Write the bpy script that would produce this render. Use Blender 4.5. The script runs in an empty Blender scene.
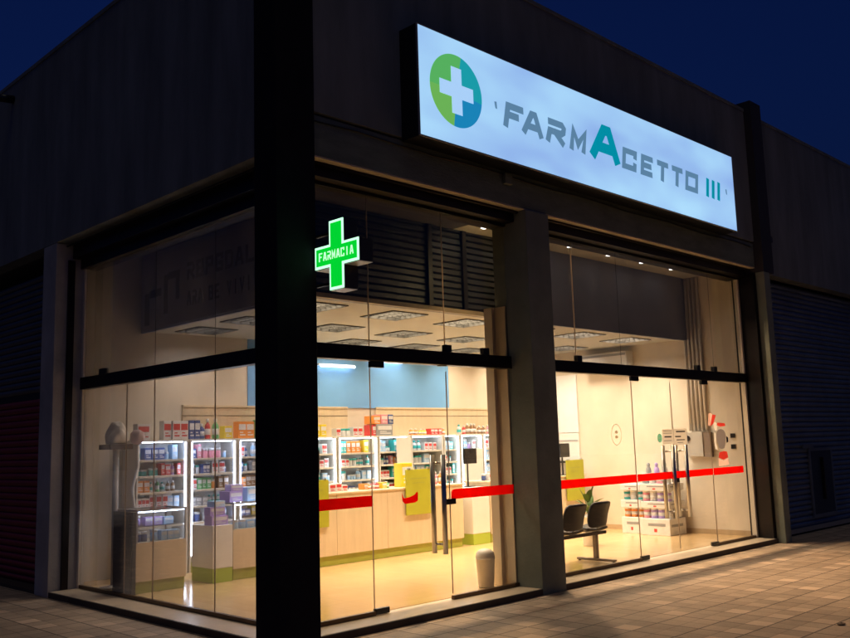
import bpy, bmesh, math, random
from mathutils import Vector, Matrix
random.seed(7)
S = bpy.context.scene
COL = S.collection

# ------------------------------------------------------------------ camera
cam_d = bpy.data.cameras.new('camera')
cam = bpy.data.objects.new('camera', cam_d)
COL.objects.link(cam)
cam_d.sensor_fit = 'HORIZONTAL'
cam_d.sensor_width = 36.0
cam_d.lens = 900.72 / 850.0 * 36.0
cam_d.clip_start = 0.05
cam_d.clip_end = 3000
RM = Matrix(((0.71175611, -0.07637727, -0.69826195),
             (-0.70178959, -0.11965006, -0.70226437),
             (-0.02991005, 0.98987392, -0.13876244)))
cam.matrix_world = Matrix.Translation((-4.36, -6.12, 1.6)) @ RM.to_4x4()
S.camera = cam

# ------------------------------------------------------------------ sky, added street glow, exposure
W = bpy.data.worlds.new('World')
S.world = W
W.use_nodes = True
nt = W.node_tree
nt.nodes.clear()
sky = nt.nodes.new('ShaderNodeTexSky')
sky.sky_type = 'NISHITA'
sky.sun_disc = False
SUN_EL, SUN_ROT = math.radians(-0.8), math.radians(215)
sky.sun_elevation = SUN_EL
sky.sun_rotation = SUN_ROT
sky.ozone_density = 6.0
bgn = nt.nodes.new('ShaderNodeBackground')
bgn.inputs['Strength'].default_value = 0.15
outn = nt.nodes.new('ShaderNodeOutputWorld')
nt.links.new(sky.outputs[0], bgn.inputs[0])
nt.links.new(bgn.outputs[0], outn.inputs[0])

sd = bpy.data.lights.new('street_glow', 'SUN')  # overhead lamp added for unseen street lighting; the sky's own sun is down
sd.energy = 0.105
sd.angle = math.radians(25)
sd.color = (1.0, 0.90, 0.66)
street_glow = bpy.data.objects.new('street_glow', sd)
COL.objects.link(street_glow)
street_glow.rotation_euler = (math.radians(17), 0, math.radians(-40))

S.view_settings.view_transform = 'Standard'
S.view_settings.look = 'None'
S.view_settings.exposure = 0.0
S.view_settings.gamma = 1.0
S.view_settings.use_curve_mapping = False
S.render.engine = 'CYCLES'
S.cycles.max_bounces = 10
S.cycles.transparent_max_bounces = 40
S.cycles.sample_clamp_indirect = 4.0
S.cycles.caustics_reflective = False
S.cycles.caustics_refractive = False
S.render.resolution_x = 1024
S.render.resolution_y = 769

# ------------------------------------------------------------------ materials
MATS = {}
def nodes_of(name):
    m = bpy.data.materials.new(name)
    m.use_nodes = True
    t = m.node_tree
    b = t.nodes['Principled BSDF']
    return m, t, b

def mat(name, col, rough=0.6, var=0.12, scale=6.0, metal=0.0, bump=0.0, bscale=40.0, spec=0.5, stretch=None, coat=0.0):
    """painted / plastered / metal surface with low-frequency wear and optional fine bump"""
    if name in MATS:
        return MATS[name]
    m, t, b = nodes_of(name)
    N, L = t.nodes, t.links
    tc = N.new('ShaderNodeTexCoord')
    mp = N.new('ShaderNodeMapping')
    if stretch:
        mp.inputs['Scale'].default_value = stretch
    L.new(tc.outputs['Object'], mp.inputs[0])
    n = N.new('ShaderNodeTexNoise')
    n.inputs['Scale'].default_value = scale
    n.inputs['Detail'].default_value = 6
    n.inputs['Roughness'].default_value = 0.6
    L.new(mp.outputs[0], n.inputs['Vector'])
    r = N.new('ShaderNodeValToRGB')
    r.color_ramp.elements[0].position = 0.25
    r.color_ramp.elements[1].position = 0.75
    lo = [max(0, c * (1 - var)) for c in col]
    hi = [min(1, c * (1 + var)) for c in col]
    r.color_ramp.elements[0].color = (*lo, 1)
    r.color_ramp.elements[1].color = (*hi, 1)
    L.new(n.outputs[0], r.inputs[0])
    L.new(r.outputs[0], b.inputs['Base Color'])
    b.inputs['Roughness'].default_value = rough
    b.inputs['Metallic'].default_value = metal
    b.inputs['Specular IOR Level'].default_value = spec
    if coat:
        b.inputs['Coat Weight'].default_value = coat
    if bump:
        n2 = N.new('ShaderNodeTexNoise')
        n2.inputs['Scale'].default_value = bscale
        n2.inputs['Detail'].default_value = 5
        L.new(mp.outputs[0], n2.inputs['Vector'])
        bp = N.new('ShaderNodeBump')
        bp.inputs['Strength'].default_value = bump
        bp.inputs['Distance'].default_value = 0.01
        L.new(n2.outputs[0], bp.inputs['Height'])
        L.new(bp.outputs[0], b.inputs['Normal'])
    MATS[name] = m
    return m

def emis(name, col, strength, base=(0.8, 0.8, 0.8)):
    if name in MATS:
        return MATS[name]
    m, t, b = nodes_of(name)
    b.inputs['Base Color'].default_value = (*base, 1)
    b.inputs['Emission Color'].default_value = (*col, 1)
    b.inputs['Emission Strength'].default_value = strength
    MATS[name] = m
    return m

def math_node(t, op, a, b=None):
    n = t.nodes.new('ShaderNodeMath')
    n.operation = op
    for i, v in enumerate((a, b)):
        if v is None:
            continue
        if isinstance(v, (int, float)):
            n.inputs[i].default_value = v
        else:
            t.links.new(v, n.inputs[i])
    return n.outputs[0]

def glass(name, tint, ior=1.5, haze=0.0):
    if name in MATS:
        return MATS[name]
    m = bpy.data.materials.new(name)
    m.use_nodes = True
    t = m.node_tree
    t.nodes.clear()
    N, L = t.nodes, t.links
    o = N.new('ShaderNodeOutputMaterial')
    mx = N.new('ShaderNodeMixShader')
    tr = N.new('ShaderNodeBsdfTransparent')
    gl = N.new('ShaderNodeBsdfGlossy')
    gl.inputs['Roughness'].default_value = 0.0
    fr = N.new('ShaderNodeFresnel')
    geo = N.new('ShaderNodeNewGeometry')      # same Fresnel curve on the pane's front and back face
    iv = math_node(t, 'ADD', ior, math_node(t, 'MULTIPLY', geo.outputs['Backfacing'], 1.0 / ior - ior))
    L.new(iv, fr.inputs['IOR'])
    tc = N.new('ShaderNodeTexCoord')
    n = N.new('ShaderNodeTexNoise')
    n.inputs['Scale'].default_value = 2.5
    n.inputs['Detail'].default_value = 6
    L.new(tc.outputs['Object'], n.inputs['Vector'])
    r = N.new('ShaderNodeValToRGB')
    r.color_ramp.elements[0].position = 0.3
    r.color_ramp.elements[1].position = 0.8
    r.color_ramp.elements[0].color = (*[c * 0.94 for c in tint], 1)
    r.color_ramp.elements[1].color = (*tint, 1)
    L.new(n.outputs[0], r.inputs[0])
    L.new(r.outputs[0], tr.inputs[0])
    L.new(fr.outputs[0], mx.inputs[0])
    if haze:                                   # grey haze of reflections, put into the pane as scattering colour
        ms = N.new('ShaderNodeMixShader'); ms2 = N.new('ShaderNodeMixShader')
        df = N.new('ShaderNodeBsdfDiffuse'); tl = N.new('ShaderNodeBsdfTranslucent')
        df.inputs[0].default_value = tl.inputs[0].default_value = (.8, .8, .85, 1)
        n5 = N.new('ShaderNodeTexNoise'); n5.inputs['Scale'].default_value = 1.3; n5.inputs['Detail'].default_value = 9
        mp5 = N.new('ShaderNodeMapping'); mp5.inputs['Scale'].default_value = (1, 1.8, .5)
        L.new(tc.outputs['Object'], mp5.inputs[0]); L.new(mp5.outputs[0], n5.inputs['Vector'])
        L.new(math_node(t, 'MULTIPLY', math_node(t, 'POWER', math_node(t, 'MULTIPLY', n5.outputs[0], 2.0), 1.5), haze), ms.inputs[0])
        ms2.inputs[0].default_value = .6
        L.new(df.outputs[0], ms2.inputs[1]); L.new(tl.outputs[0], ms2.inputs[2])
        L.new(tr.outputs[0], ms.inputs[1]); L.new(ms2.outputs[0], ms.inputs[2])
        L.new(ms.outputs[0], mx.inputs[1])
    else:
        L.new(tr.outputs[0], mx.inputs[1])
    L.new(gl.outputs[0], mx.inputs[2])
    L.new(mx.outputs[0], o.inputs[0])
    MATS[name] = m
    return m

def tile_mat(name, base, cell, light=None, offset=(0, 0), rough=0.7, joint=(0.02, 0.018, 0.015), jw=0.02, var=0.1, group=1, inner=0.0, bump=0.4, jstr=0.85, spec=0.5):
    m, t, b = nodes_of(name)
    N, L = t.nodes, t.links
    tc = N.new('ShaderNodeTexCoord')
    sp = N.new('ShaderNodeSeparateXYZ')
    L.new(tc.outputs['Object'], sp.inputs[0])
    u = math_node(t, 'ADD', math_node(t, 'DIVIDE', sp.outputs[0], cell), offset[0])
    v = math_node(t, 'ADD', math_node(t, 'DIVIDE', sp.outputs[1], cell), offset[1])
    iu, iv = math_node(t, 'FLOOR', u), math_node(t, 'FLOOR', v)
    def jointmask(k, w):
        res = []
        for c in (u, v):
            f = math_node(t, 'FRACT', math_node(t, 'DIVIDE', c, k))
            d = math_node(t, 'MINIMUM', f, math_node(t, 'SUBTRACT', 1.0, f))
            res.append(math_node(t, 'LESS_THAN', math_node(t, 'MULTIPLY', d, k), w))
        return math_node(t, 'MAXIMUM', res[0], res[1])
    big = jointmask(group, jw)
    cv = N.new('ShaderNodeCombineXYZ')
    L.new(iu, cv.inputs[0]); L.new(iv, cv.inputs[1])
    wn = N.new('ShaderNodeTexWhiteNoise')
    wn.noise_dimensions = '2D'
    L.new(cv.outputs[0], wn.inputs['Vector'])
    n = N.new('ShaderNodeTexNoise')
    n.inputs['Scale'].default_value = 1.1
    n.inputs['Detail'].default_value = 8
    n.inputs['Roughness'].default_value = 0.65
    L.new(tc.outputs['Object'], n.inputs['Vector'])
    n3 = N.new('ShaderNodeTexNoise')
    n3.inputs['Scale'].default_value = 60
    n3.inputs['Detail'].default_value = 4
    L.new(tc.outputs['Object'], n3.inputs['Vector'])
    f = math_node(t, 'ADD', math_node(t, 'MULTIPLY', math_node(t, 'SUBTRACT', wn.outputs[0], 0.5), var * 2), 1.0)
    f = math_node(t, 'ADD', f, math_node(t, 'MULTIPLY', math_node(t, 'SUBTRACT', n.outputs[0], 0.5), 0.9 if light else 0.12))
    f = math_node(t, 'ADD', f, math_node(t, 'MULTIPLY', math_node(t, 'SUBTRACT', n3.outputs[0], 0.5), 0.45 if light else 0.05))
    if light:
        vo = N.new('ShaderNodeTexVoronoi'); vo.inputs['Scale'].default_value = 1.7
        L.new(tc.outputs['Object'], vo.inputs['Vector'])
        f = math_node(t, 'SUBTRACT', f, math_node(t, 'MULTIPLY', math_node(t, 'LESS_THAN', vo.outputs['Distance'], 0.045), 0.45))
        n7 = N.new('ShaderNodeTexNoise'); n7.inputs['Scale'].default_value = 5.5; n7.inputs['Detail'].default_value = 10; n7.inputs['Roughness'].default_value = .75
        L.new(tc.outputs['Object'], n7.inputs['Vector'])
        f = math_node(t, 'ADD', f, math_node(t, 'MULTIPLY', math_node(t, 'SUBTRACT', n7.outputs[0], 0.5), 0.45))
        eu = math_node(t, 'LESS_THAN', math_node(t, 'FRACT', math_node(t, 'DIVIDE', iu, 2.0)), 0.25)
        ev = math_node(t, 'LESS_THAN', math_node(t, 'FRACT', math_node(t, 'DIVIDE', iv, 2.0)), 0.25)
        e = math_node(t, 'MULTIPLY', eu, ev)
        e = math_node(t, 'MULTIPLY', e, math_node(t, 'POWER', wn.outputs[0], 0.8))
        f = math_node(t, 'ADD', f, math_node(t, 'MULTIPLY', e, light))
    mul = N.new('ShaderNodeVectorMath')
    mul.operation = 'SCALE'
    mul.inputs[0].default_value = base
    L.new(f, mul.inputs['Scale'])
    mix = N.new('ShaderNodeMix')
    mix.data_type = 'RGBA'
    jm = math_node(t, 'MULTIPLY', big, jstr)
    if inner:
        jm = math_node(t, 'MAXIMUM', jm, math_node(t, 'MULTIPLY', jointmask(1, jw * 0.8), inner))
    L.new(jm, mix.inputs['Factor'])
    L.new(mul.outputs[0], mix.inputs[6])
    mix.inputs[7].default_value = (*joint, 1)
    L.new(mix.outputs[2], b.inputs['Base Color'])
    b.inputs['Roughness'].default_value = rough
    b.inputs['Specular IOR Level'].default_value = spec
    hgt = math_node(t, 'SUBTRACT', math_node(t, 'MULTIPLY', n3.outputs[0], 0.3 if light else 0.02), jm)
    bp = N.new('ShaderNodeBump')
    bp.inputs['Strength'].default_value = bump
    bp.inputs['Distance'].default_value = 0.004
    L.new(hgt, bp.inputs['Height'])
    L.new(bp.outputs[0], b.inputs['Normal'])
    MATS[name] = m
    return m

WALL = mat('dusky grey render', (0.185, 0.20, 0.20), 0.85, 0.38, 1.1, bump=0.35, bscale=30, stretch=(2.2, 2.2, 0.45))
BEAM = mat('lintel render', (0.17, 0.195, 0.155), 0.85, 0.3, 2.5, bump=0.35, bscale=25, stretch=(1, 1, 3))
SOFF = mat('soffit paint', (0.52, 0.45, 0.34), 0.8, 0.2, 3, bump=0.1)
COLM = mat('black column paint', (0.016, 0.015, 0.02), 0.9, 0.25, 3, bump=0.15, spec=0.1)
PILM = mat('pillar render', (0.19, 0.215, 0.175), 0.8, 0.25, 2.2, bump=0.3, bscale=35)
DARK = mat('dark bronze aluminium', (0.022, 0.018, 0.018), 0.38, 0.15, 8, metal=0.6)
BLACK = mat('black plastic', (0.012, 0.012, 0.013), 0.35, 0.1, 8)
STEEL = mat('brushed steel', (0.55, 0.52, 0.48), 0.28, 0.08, 30, metal=1.0, stretch=(1, 1, 0.05))
STONE = mat('threshold stone', (0.66, 0.52, 0.36), 0.35, 0.12, 5, bump=0.05)
RISER = mat('dark riser', (0.05, 0.035, 0.028), 0.7, 0.25, 5, bump=0.2)
CREAM = mat('cream wall paint', (0.72, 0.64, 0.53), 0.6, 0.04, 2, bump=0.06)
BLUEW = mat('light blue wall paint', (0.17, 0.41, 0.78), 0.6, 0.05, 1.5, bump=0.04)
CEIL = mat('ceiling board', (0.74, 0.73, 0.63), 0.8, 0.05, 2, bump=0.08)
BULK = mat('bulkhead paint', (0.36, 0.40, 0.54), 0.7, 0.08, 1.5)
SLAT = mat('charcoal louvre metal', (0.055, 0.062, 0.075), 0.45, 0.2, 3, metal=0.2)
WOOD = mat('pale beech laminate', (0.70, 0.56, 0.38), 0.42, 0.09, 3, stretch=(6, 6, 0.5))
LAM = mat('white laminate', (0.78, 0.76, 0.72), 0.35, 0.03, 4)
OLIVE = mat('olive kick board', (0.36, 0.38, 0.05), 0.5, 0.08, 4)
LIME = mat('lime panel', (0.42, 0.42, 0.025), 0.5, 0.08, 4)
def vinyl(name, col, trans=0.6):
    m = bpy.data.materials.new(name)
    m.use_nodes = True
    t = m.node_tree
    t.nodes.clear()
    N, L = t.nodes, t.links
    o = N.new('ShaderNodeOutputMaterial'); mx = N.new('ShaderNodeMixShader')
    d = N.new('ShaderNodeBsdfDiffuse'); tl = N.new('ShaderNodeBsdfTranslucent')
    tc = N.new('ShaderNodeTexCoord'); n = N.new('ShaderNodeTexNoise'); n.inputs['Scale'].default_value = 9
    L.new(tc.outputs['Object'], n.inputs['Vector'])
    rr = N.new('ShaderNodeValToRGB')
    rr.color_ramp.elements[0].color = (*[c * .93 for c in col], 1)
    rr.color_ramp.elements[1].color = (*[min(1, c * 1.05) for c in col], 1)
    L.new(n.outputs[0], rr.inputs[0])
    L.new(rr.outputs[0], d.inputs[0]); L.new(rr.outputs[0], tl.inputs[0])
    mx.inputs[0].default_value = trans
    L.new(d.outputs[0], mx.inputs[1]); L.new(tl.outputs[0], mx.inputs[2]); L.new(mx.outputs[0], o.inputs[0])
    MATS[name] = m
    return m
EDGE = vinyl('glass seam', (0.62, 0.52, 0.42), 0.6)
RED = vinyl('red vinyl', (0.95, 0.05, 0.03), 0.85)
GREYP = mat('grey paint', (0.32, 0.32, 0.33), 0.5, 0.08, 4)
SHUTR = mat('red shutter paint', (0.28, 0.03, 0.03), 0.5, 0.2, 2, bump=0.1)
SHUTG = mat('grey shutter metal', (0.12, 0.12, 0.13), 0.42, 0.2, 2, metal=0.4)
SHUTN = mat('navy shutter paint', (0.19, 0.23, 0.31), 0.3, 0.3, 2, metal=0.5, bump=0.05)
GL_CLEAR = glass('clear glass', (0.975, 0.97, 0.95))
GL_TINT = glass('smoked upper glass', (0.80, 0.80, 0.79))
GL_TINTR = glass('smoked right upper glass', (0.66, 0.66, 0.68))
GL_TINTL = glass('smoked side upper glass', (0.49, 0.51, 0.58), haze=0.03)
GL_SIDE = glass('hazy side glass', (0.77, 0.78, 0.84), haze=0.045)
GL_CASE = glass('case glass', (0.97, 0.98, 0.98))

LED = emis('led strip', (0.78, 0.89, 1.0), 26.0)
LEDS = emis('soft led strip', (0.74, 0.87, 1.0), 26.0)
TUBE = emis('led tube', (0.85, 0.93, 1.0), 10.0)
SPOT = emis('spot lens', (1.0, 0.95, 0.85), 12.0)

# ------------------------------------------------------------------ mesh helpers
class MB:
    """collects shapes of one mesh"""
    def __init__(s):
        s.bm = bmesh.new()
        s.mats = []
    def mi(s, m):
        if m not in s.mats:
            s.mats.append(m)
        return s.mats.index(m)
    def box(s, x0, x1, y0, y1, z0, z1, m, bev=0.0):
        b = bmesh.new()
        bmesh.ops.create_cube(b, size=1)
        for v in b.verts:
            v.co = Vector((x0 + (v.co.x + .5) * (x1 - x0), y0 + (v.co.y + .5) * (y1 - y0), z0 + (v.co.z + .5) * (z1 - z0)))
        if bev:
            bmesh.ops.bevel(b, geom=b.edges[:], offset=bev, segments=2, affect='EDGES', profile=0.5)
        s.merge(b, m)
        return s
    def merge(s, b, m, mtx=None, smooth=False):
        i = s.mi(m)
        vm = {}
        for v in b.verts:
            vm[v] = s.bm.verts.new(mtx @ v.co if mtx else v.co)
        for f in b.faces:
            try:
                nf = s.bm.faces.new([vm[v] for v in f.verts])
                nf.material_index = i
                nf.smooth = smooth or f.smooth
            except ValueError:
                pass
        b.free()
    def lathe(s, prof, c, m, n=20, axis='z', smooth=True):
        i = s.mi(m)
        rings = []
        for r, h in prof:
            ring = []
            for k in range(n):
                a = 2 * math.pi * k / n
                p = (r * math.cos(a), r * math.sin(a), h)
                if axis == 'x':
                    p = (p[2], p[0], p[1])
                elif axis == 'y':
                    p = (p[0], p[2], p[1])
                ring.append(s.bm.verts.new((c[0] + p[0], c[1] + p[1], c[2] + p[2])))
            rings.append(ring)
        for a, b in zip(rings, rings[1:]):
            for k in range(n):
                f = s.bm.faces.new((a[k], a[(k + 1) % n], b[(k + 1) % n], b[k]))
                f.material_index = i
                f.smooth = smooth
        for ring in (rings[0], rings[-1]):
            f = s.bm.faces.new(ring)
            f.material_index = i
        return s
    def tube(s, pts, r, m, n=10):
        pts = [Vector(p) for p in pts]
        i = s.mi(m)
        rings = []
        for k, p in enumerate(pts):
            d = (pts[min(k + 1, len(pts) - 1)] - pts[max(k - 1, 0)]).normalized()
            a = d.orthogonal().normalized() if not rings else (ax - d * ax.dot(d)).normalized()
            ax = a
            bb = d.cross(a)
            rings.append([s.bm.verts.new(p + r * (math.cos(2 * math.pi * j / n) * a + math.sin(2 * math.pi * j / n) * bb)) for j in range(n)])
        for a, b in zip(rings, rings[1:]):
            for k in range(n):
                f = s.bm.faces.new((a[k], a[(k + 1) % n], b[(k + 1) % n], b[k]))
                f.material_index = i
                f.smooth = True
        for ring in (rings[0], rings[-1]):
            f = s.bm.faces.new(ring)
            f.material_index = i
        return s
    def prism(s, poly, fn, t0, t1, m):
        """poly of 2-D points, fn(u, v, t) -> 3-D"""
        i = s.mi(m)
        a = [s.bm.verts.new(fn(u, v, t0)) for u, v in poly]
        b = [s.bm.verts.new(fn(u, v, t1)) for u, v in poly]
        n = len(poly)
        fs = [s.bm.faces.new(a), s.bm.faces.new(b)]
        for k in range(n):
            fs.append(s.bm.faces.new((a[k], a[(k + 1) % n], b[(k + 1) % n], b[k])))
        for f in fs:
            f.material_index = i
        return s

ORIG = {}
def build(name, mb, parent=None, label=None, cat=None, group=None, kind=None, loc=None):
    bmesh.ops.recalc_face_normals(mb.bm, faces=mb.bm.faces[:])
    if parent is not None:
        o0 = ORIG[parent.name]
    elif loc is not None:
        o0 = Vector(loc)
    else:
        xs = [v.co for v in mb.bm.verts]
        o0 = Vector(((min(v.x for v in xs) + max(v.x for v in xs)) / 2, (min(v.y for v in xs) + max(v.y for v in xs)) / 2, min(v.z for v in xs)))
    for v in mb.bm.verts:
        v.co -= o0
    me = bpy.data.meshes.new(name)
    mb.bm.to_mesh(me)
    mb.bm.free()
    for m in mb.mats:
        me.materials.append(m)
    o = bpy.data.objects.new(name, me)
    COL.objects.link(o)
    ORIG[o.name] = o0
    if parent is not None:
        o.parent = parent
    else:
        o.location = o0
    tag(o, label, cat, group, kind)
    return o

def tag(o, label=None, cat=None, group=None, kind=None):
    if label: o['label'] = label
    if cat: o['category'] = cat
    if group: o['group'] = group
    if kind: o['kind'] = kind

def thing(name, loc, label, cat, group=None):
    o = bpy.data.objects.new(name, None)
    COL.objects.link(o)
    o.empty_display_size = 0.2
    o.location = loc
    ORIG[o.name] = Vector(loc)
    tag(o, label, cat, group)
    return o

def bx(*a, bev=0.0):
    return MB().box(*a, bev=bev)

# stroke lettering ---------------------------------------------------------
def stroke(poly, w, ext=0.0):
    """outline of an open polyline of width w with mitred joins"""
    P = [Vector(p) for p in poly]
    closed = (P[0] - P[-1]).length < 1e-6
    if not closed and ext:
        P[0] = P[0] - (P[1] - P[0]).normalized() * w * ext
        P[-1] = P[-1] + (P[-1] - P[-2]).normalized() * w * ext
    L_, R_ = [], []
    n = len(P)
    for i, p in enumerate(P):
        if closed and i in (0, n - 1):
            d0 = (P[-1] - P[-2]).normalized(); d1 = (P[1] - P[0]).normalized()
        else:
            d0 = (p - P[i - 1]).normalized() if i else (P[1] - P[0]).normalized()
            d1 = (P[i + 1] - p).normalized() if i < n - 1 else d0
        n0 = Vector((-d0.y, d0.x)); n1 = Vector((-d1.y, d1.x))
        mm = (n0 + n1)
        mm = mm.normalized() if mm.length > 1e-4 else n0
        k = min(1.0 / max(mm.dot(n0), 0.35), 2.0) * w / 2
        L_.append(p + mm * k); R_.append(p - mm * k)
    return L_, R_

def add_stroke(mb, poly, w, fn, t0, t1, m, ext=0.0):
    L_, R_ = stroke(poly, w, ext)
    i = mb.mi(m)
    rows = []
    for l, r in zip(L_, R_):
        rows.append([mb.bm.verts.new(fn(l.x, l.y, t0)), mb.bm.verts.new(fn(r.x, r.y, t0)), mb.bm.verts.new(fn(r.x, r.y, t1)), mb.bm.verts.new(fn(l.x, l.y, t1))])
    fs = []
    for a, b in zip(rows, rows[1:]):
        for k in range(4):
            fs.append(mb.bm.faces.new((a[k], a[(k + 1) % 4], b[(k + 1) % 4], b[k])))
    fs.append(mb.bm.faces.new(rows[0])); fs.append(mb.bm.faces.new(rows[-1]))
    for f in fs:
        f.material_index = i

GLY = {
    'F': [[(0, 0), (0, 1), (1, 1)], [(0.02, .52), (.72, .52)]],
    'A': [[(0, 0), (.40, 1), (.62, 1), (1, 0)], [(.2, .3), (.82, .3)]],
    'R': [[(0, 1), (.85, 1), (1, .85), (1, .62), (.86, .5), (.05, .5), (0, 0)], [(.45, .46), (1, 0)]],
    'M': [[(0, 0), (0, 1), (.5, .25), (1, 1), (1, 0)]],
    'C': [[(1, .78), (1, 1), (0, 1), (0, 0), (1, 0), (1, .22)]],
    'E': [[(1, 1), (0, 1), (0, 0), (1, 0)], [(.02, .5), (.85, .5)]],
    'T': [[(0, 1), (1, 1)], [(.5, .96), (.5, 0)]],
    'O': [[(0, .5), (0, 1), (1, 1), (1, 0), (0, 0), (0, .5)]],
    'D': [[(0, .5), (0, 1), (.8, 1), (1, .8), (1, .2), (.8, 0), (0, 0), (0, .5)]],
    'I': [[(.5, 0), (.5, 1)]],
    'L': [[(0, 1), (0, 0), (1, 0)]],
    'V': [[(0, 1), (.5, 0), (1, 1)]],
    'P': [[(0, 0), (0, 1), (1, 1), (1, .5), (.04, .5)]],
    'B': [[(0, .5), (0, 1), (.9, 1), (.9, .52), (.04, .52)], [(0, .5), (0, 0), (1, 0), (1, .48), (.9, .5)]],
    'G': [[(1, .8), (1, 1), (0, 1), (0, 0), (1, 0), (1, .45), (.55, .45)]],
}
def glyph(mb, ch, x0, x1, z0, z1, w, fn, t0, t1, m, slant=0.0):
    for k, st in enumerate(GLY[ch]):
        ww, hh = (x1 - x0) - w, (z1 - z0) - w
        pts = []
        for u, v in st:
            pts.append((x0 + w / 2 + u * ww + slant * (v - .5) * hh, z0 + w / 2 + v * hh))
        add_stroke(mb, pts, w, fn, t0, t1 + (t1 - t0) * 0.4 * k, m, 0.45)

def word(mb, text, x0, x1, z0, z1, w, fn, t0, t1, m, slant=0.0, gap=0.25):
    n = len(text)
    cw = (x1 - x0) / (n + gap * (n - 1))
    for i, ch in enumerate(text):
        if ch == ' ':
            continue
        a = x0 + i * cw * (1 + gap)
        glyph(mb, ch, a, a + cw, z0, z1, w, fn, t0, t1, m, slant)

# ================================================================== GROUND
PAVE = tile_mat('pavement of small square setts', (0.43, 0.32, 0.22), 0.2, light=0.50, offset=(0.1, 0.5), rough=0.62, jw=0.035, group=2, inner=0.34, var=0.13, bump=0.7)
build('pavement', bx(-60, 80, -60, 80, -0.3, 0.0, PAVE), kind='structure')

# ================================================================== BUILDING
B = thing('pharmacy_building', (0, 0, 0), 'dark rendered corner building with lit pharmacy behind its glass front', 'building')
FLOOR = tile_mat('porcelain floor', (0.66, 0.44, 0.21), 0.6, offset=(0.3, 0.2), rough=0.16, joint=(0.40, 0.30, 0.19), jw=0.006, var=0.02, bump=0.1, jstr=0.7)

# step and floor
mb = MB().box(0.015, 9.0, 0.015, 0.42, 0.0, 0.066, STONE).box(0.015, 0.42, 0.42, 4.5, 0.0, 0.066, STONE)
build('threshold', mb, B)
mb = MB().box(0.38, 9.0, 0.0, 0.015, 0.0, 0.062, RISER).box(0.0, 0.015, 0.3, 4.5, 0.0, 0.062, RISER)
build('step_riser', mb, B)
build('floor', bx(0.42, 9.1, 0.42, 4.9, 0.0, 0.07, FLOOR), B)

# columns and pillars
build('corner_column', bx(-0.03, 0.39, -0.03, 0.30, 0, 7.2, COLM, bev=0.012), B)
build('pillar', bx(3.35, 3.76, -0.004, 0.50, 0, 4.172, PILM, bev=0.008), B)
TAN = mat('tan lining', (0.86, 0.72, 0.50), 0.6, 0.08, 3)
build('pillar_lining', bx(3.335, 3.349, 0.345, 0.502, 0.07, 3.12, TAN).box(3.29, 3.80, 0.503, 0.62, 0.07, 3.12, TAN), B)
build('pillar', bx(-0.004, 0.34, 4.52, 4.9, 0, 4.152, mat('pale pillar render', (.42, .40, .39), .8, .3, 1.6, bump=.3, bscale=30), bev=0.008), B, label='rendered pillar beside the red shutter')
build('pier', bx(9.0, 9.2, -0.12, 0.02, 0, 4.1, PILM, bev=0.008).box(9.0, 9.2, 0.02, 0.42, 0, 4.1, DARK).box(9.0, 9.36, -0.12, 0.2, 4.102, 6.86, mat('dark pier paint', (0.035, 0.033, 0.04), 0.7, 0.2, 3)), B)

# upper walls
mb = MB().box(0.39, 9.0, 0.0, 0.2, 4.585, 6.70, WALL).box(0.39, 9.0, -0.012, 0.22, 6.70, 6.75, WALL)
build('fascia_wall', mb, B)
build('lintel', bx(0.39, 9.0, 0.02, 0.17, 4.19, 4.56, BEAM), B)
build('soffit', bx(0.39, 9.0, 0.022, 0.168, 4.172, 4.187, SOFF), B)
build('drip_groove', bx(0.39, 9.0, 0.06, 0.2, 4.56, 4.585, BLACK), B)
mb = MB().box(0.0, 0.2, 0.30, 4.9, 4.16, 6.66, WALL).box(-0.012, 0.22, 0.30, 4.9, 6.66, 6.71, WALL)
build('fascia_wall', mb, B)
build('roof', bx(0.2, 9.0, 0.2, 5.1, 6.3, 6.5, GREYP), B)
# cable clipped along the lintel
pts = [(0.42 + k * .5, 0.008, 4.50 + .012 * math.sin(k * 1.7)) for k in range(18)]
build('facade_cable', MB().tube(pts, 0.008, BLACK, 6), B)
build('junction_box', bx(3.0, 3.12, -0.03, 0.018, 4.40, 4.52, PILM, bev=.006), B)
# shutter boxes behind the lintel
mb = MB().box(0.39, 9.0, 0.17, 0.30, 4.06, 4.4, DARK).box(0.39, 9.0, 0.30, 0.50, 4.03, 4.4, DARK)
mb.tube([(0.39, 0.12, 4.16), (9.0, 0.12, 4.16)], 0.016, DARK)
build('shutter_box', mb, B)
mb = MB().box(0.2, 0.30, 0.30, 4.52, 3.98, 4.3, DARK).box(0.30, 0.50, 0.30, 4.52, 3.86, 4.3, DARK)
mb.tube([(0.12, 0.3, 4.12), (0.12, 4.5, 4.12)], 0.012, DARK)
build('shutter_box', mb, B)
# shutter guides on the jambs
def guide(x0, x1, y0, y1, top):
    build('shutter_guide', bx(x0, x1, y0, y1, 0.07, top, DARK), B)
guide(8.93, 8.998, 0.03, 0.20, 4.05)
guide(3.762, 3.80, 0.10, 0.19, 4.05)
guide(0.14, 0.22, 4.49, 4.518, 3.95)
build('jamb_frame', bx(8.95, 8.998, 0.30, 0.37, 0.07, 4.03, CREAM), B)
build('jamb_frame', bx(0.33, 0.40, 4.47, 4.518, 0.07, 3.86, CREAM), B)

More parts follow.
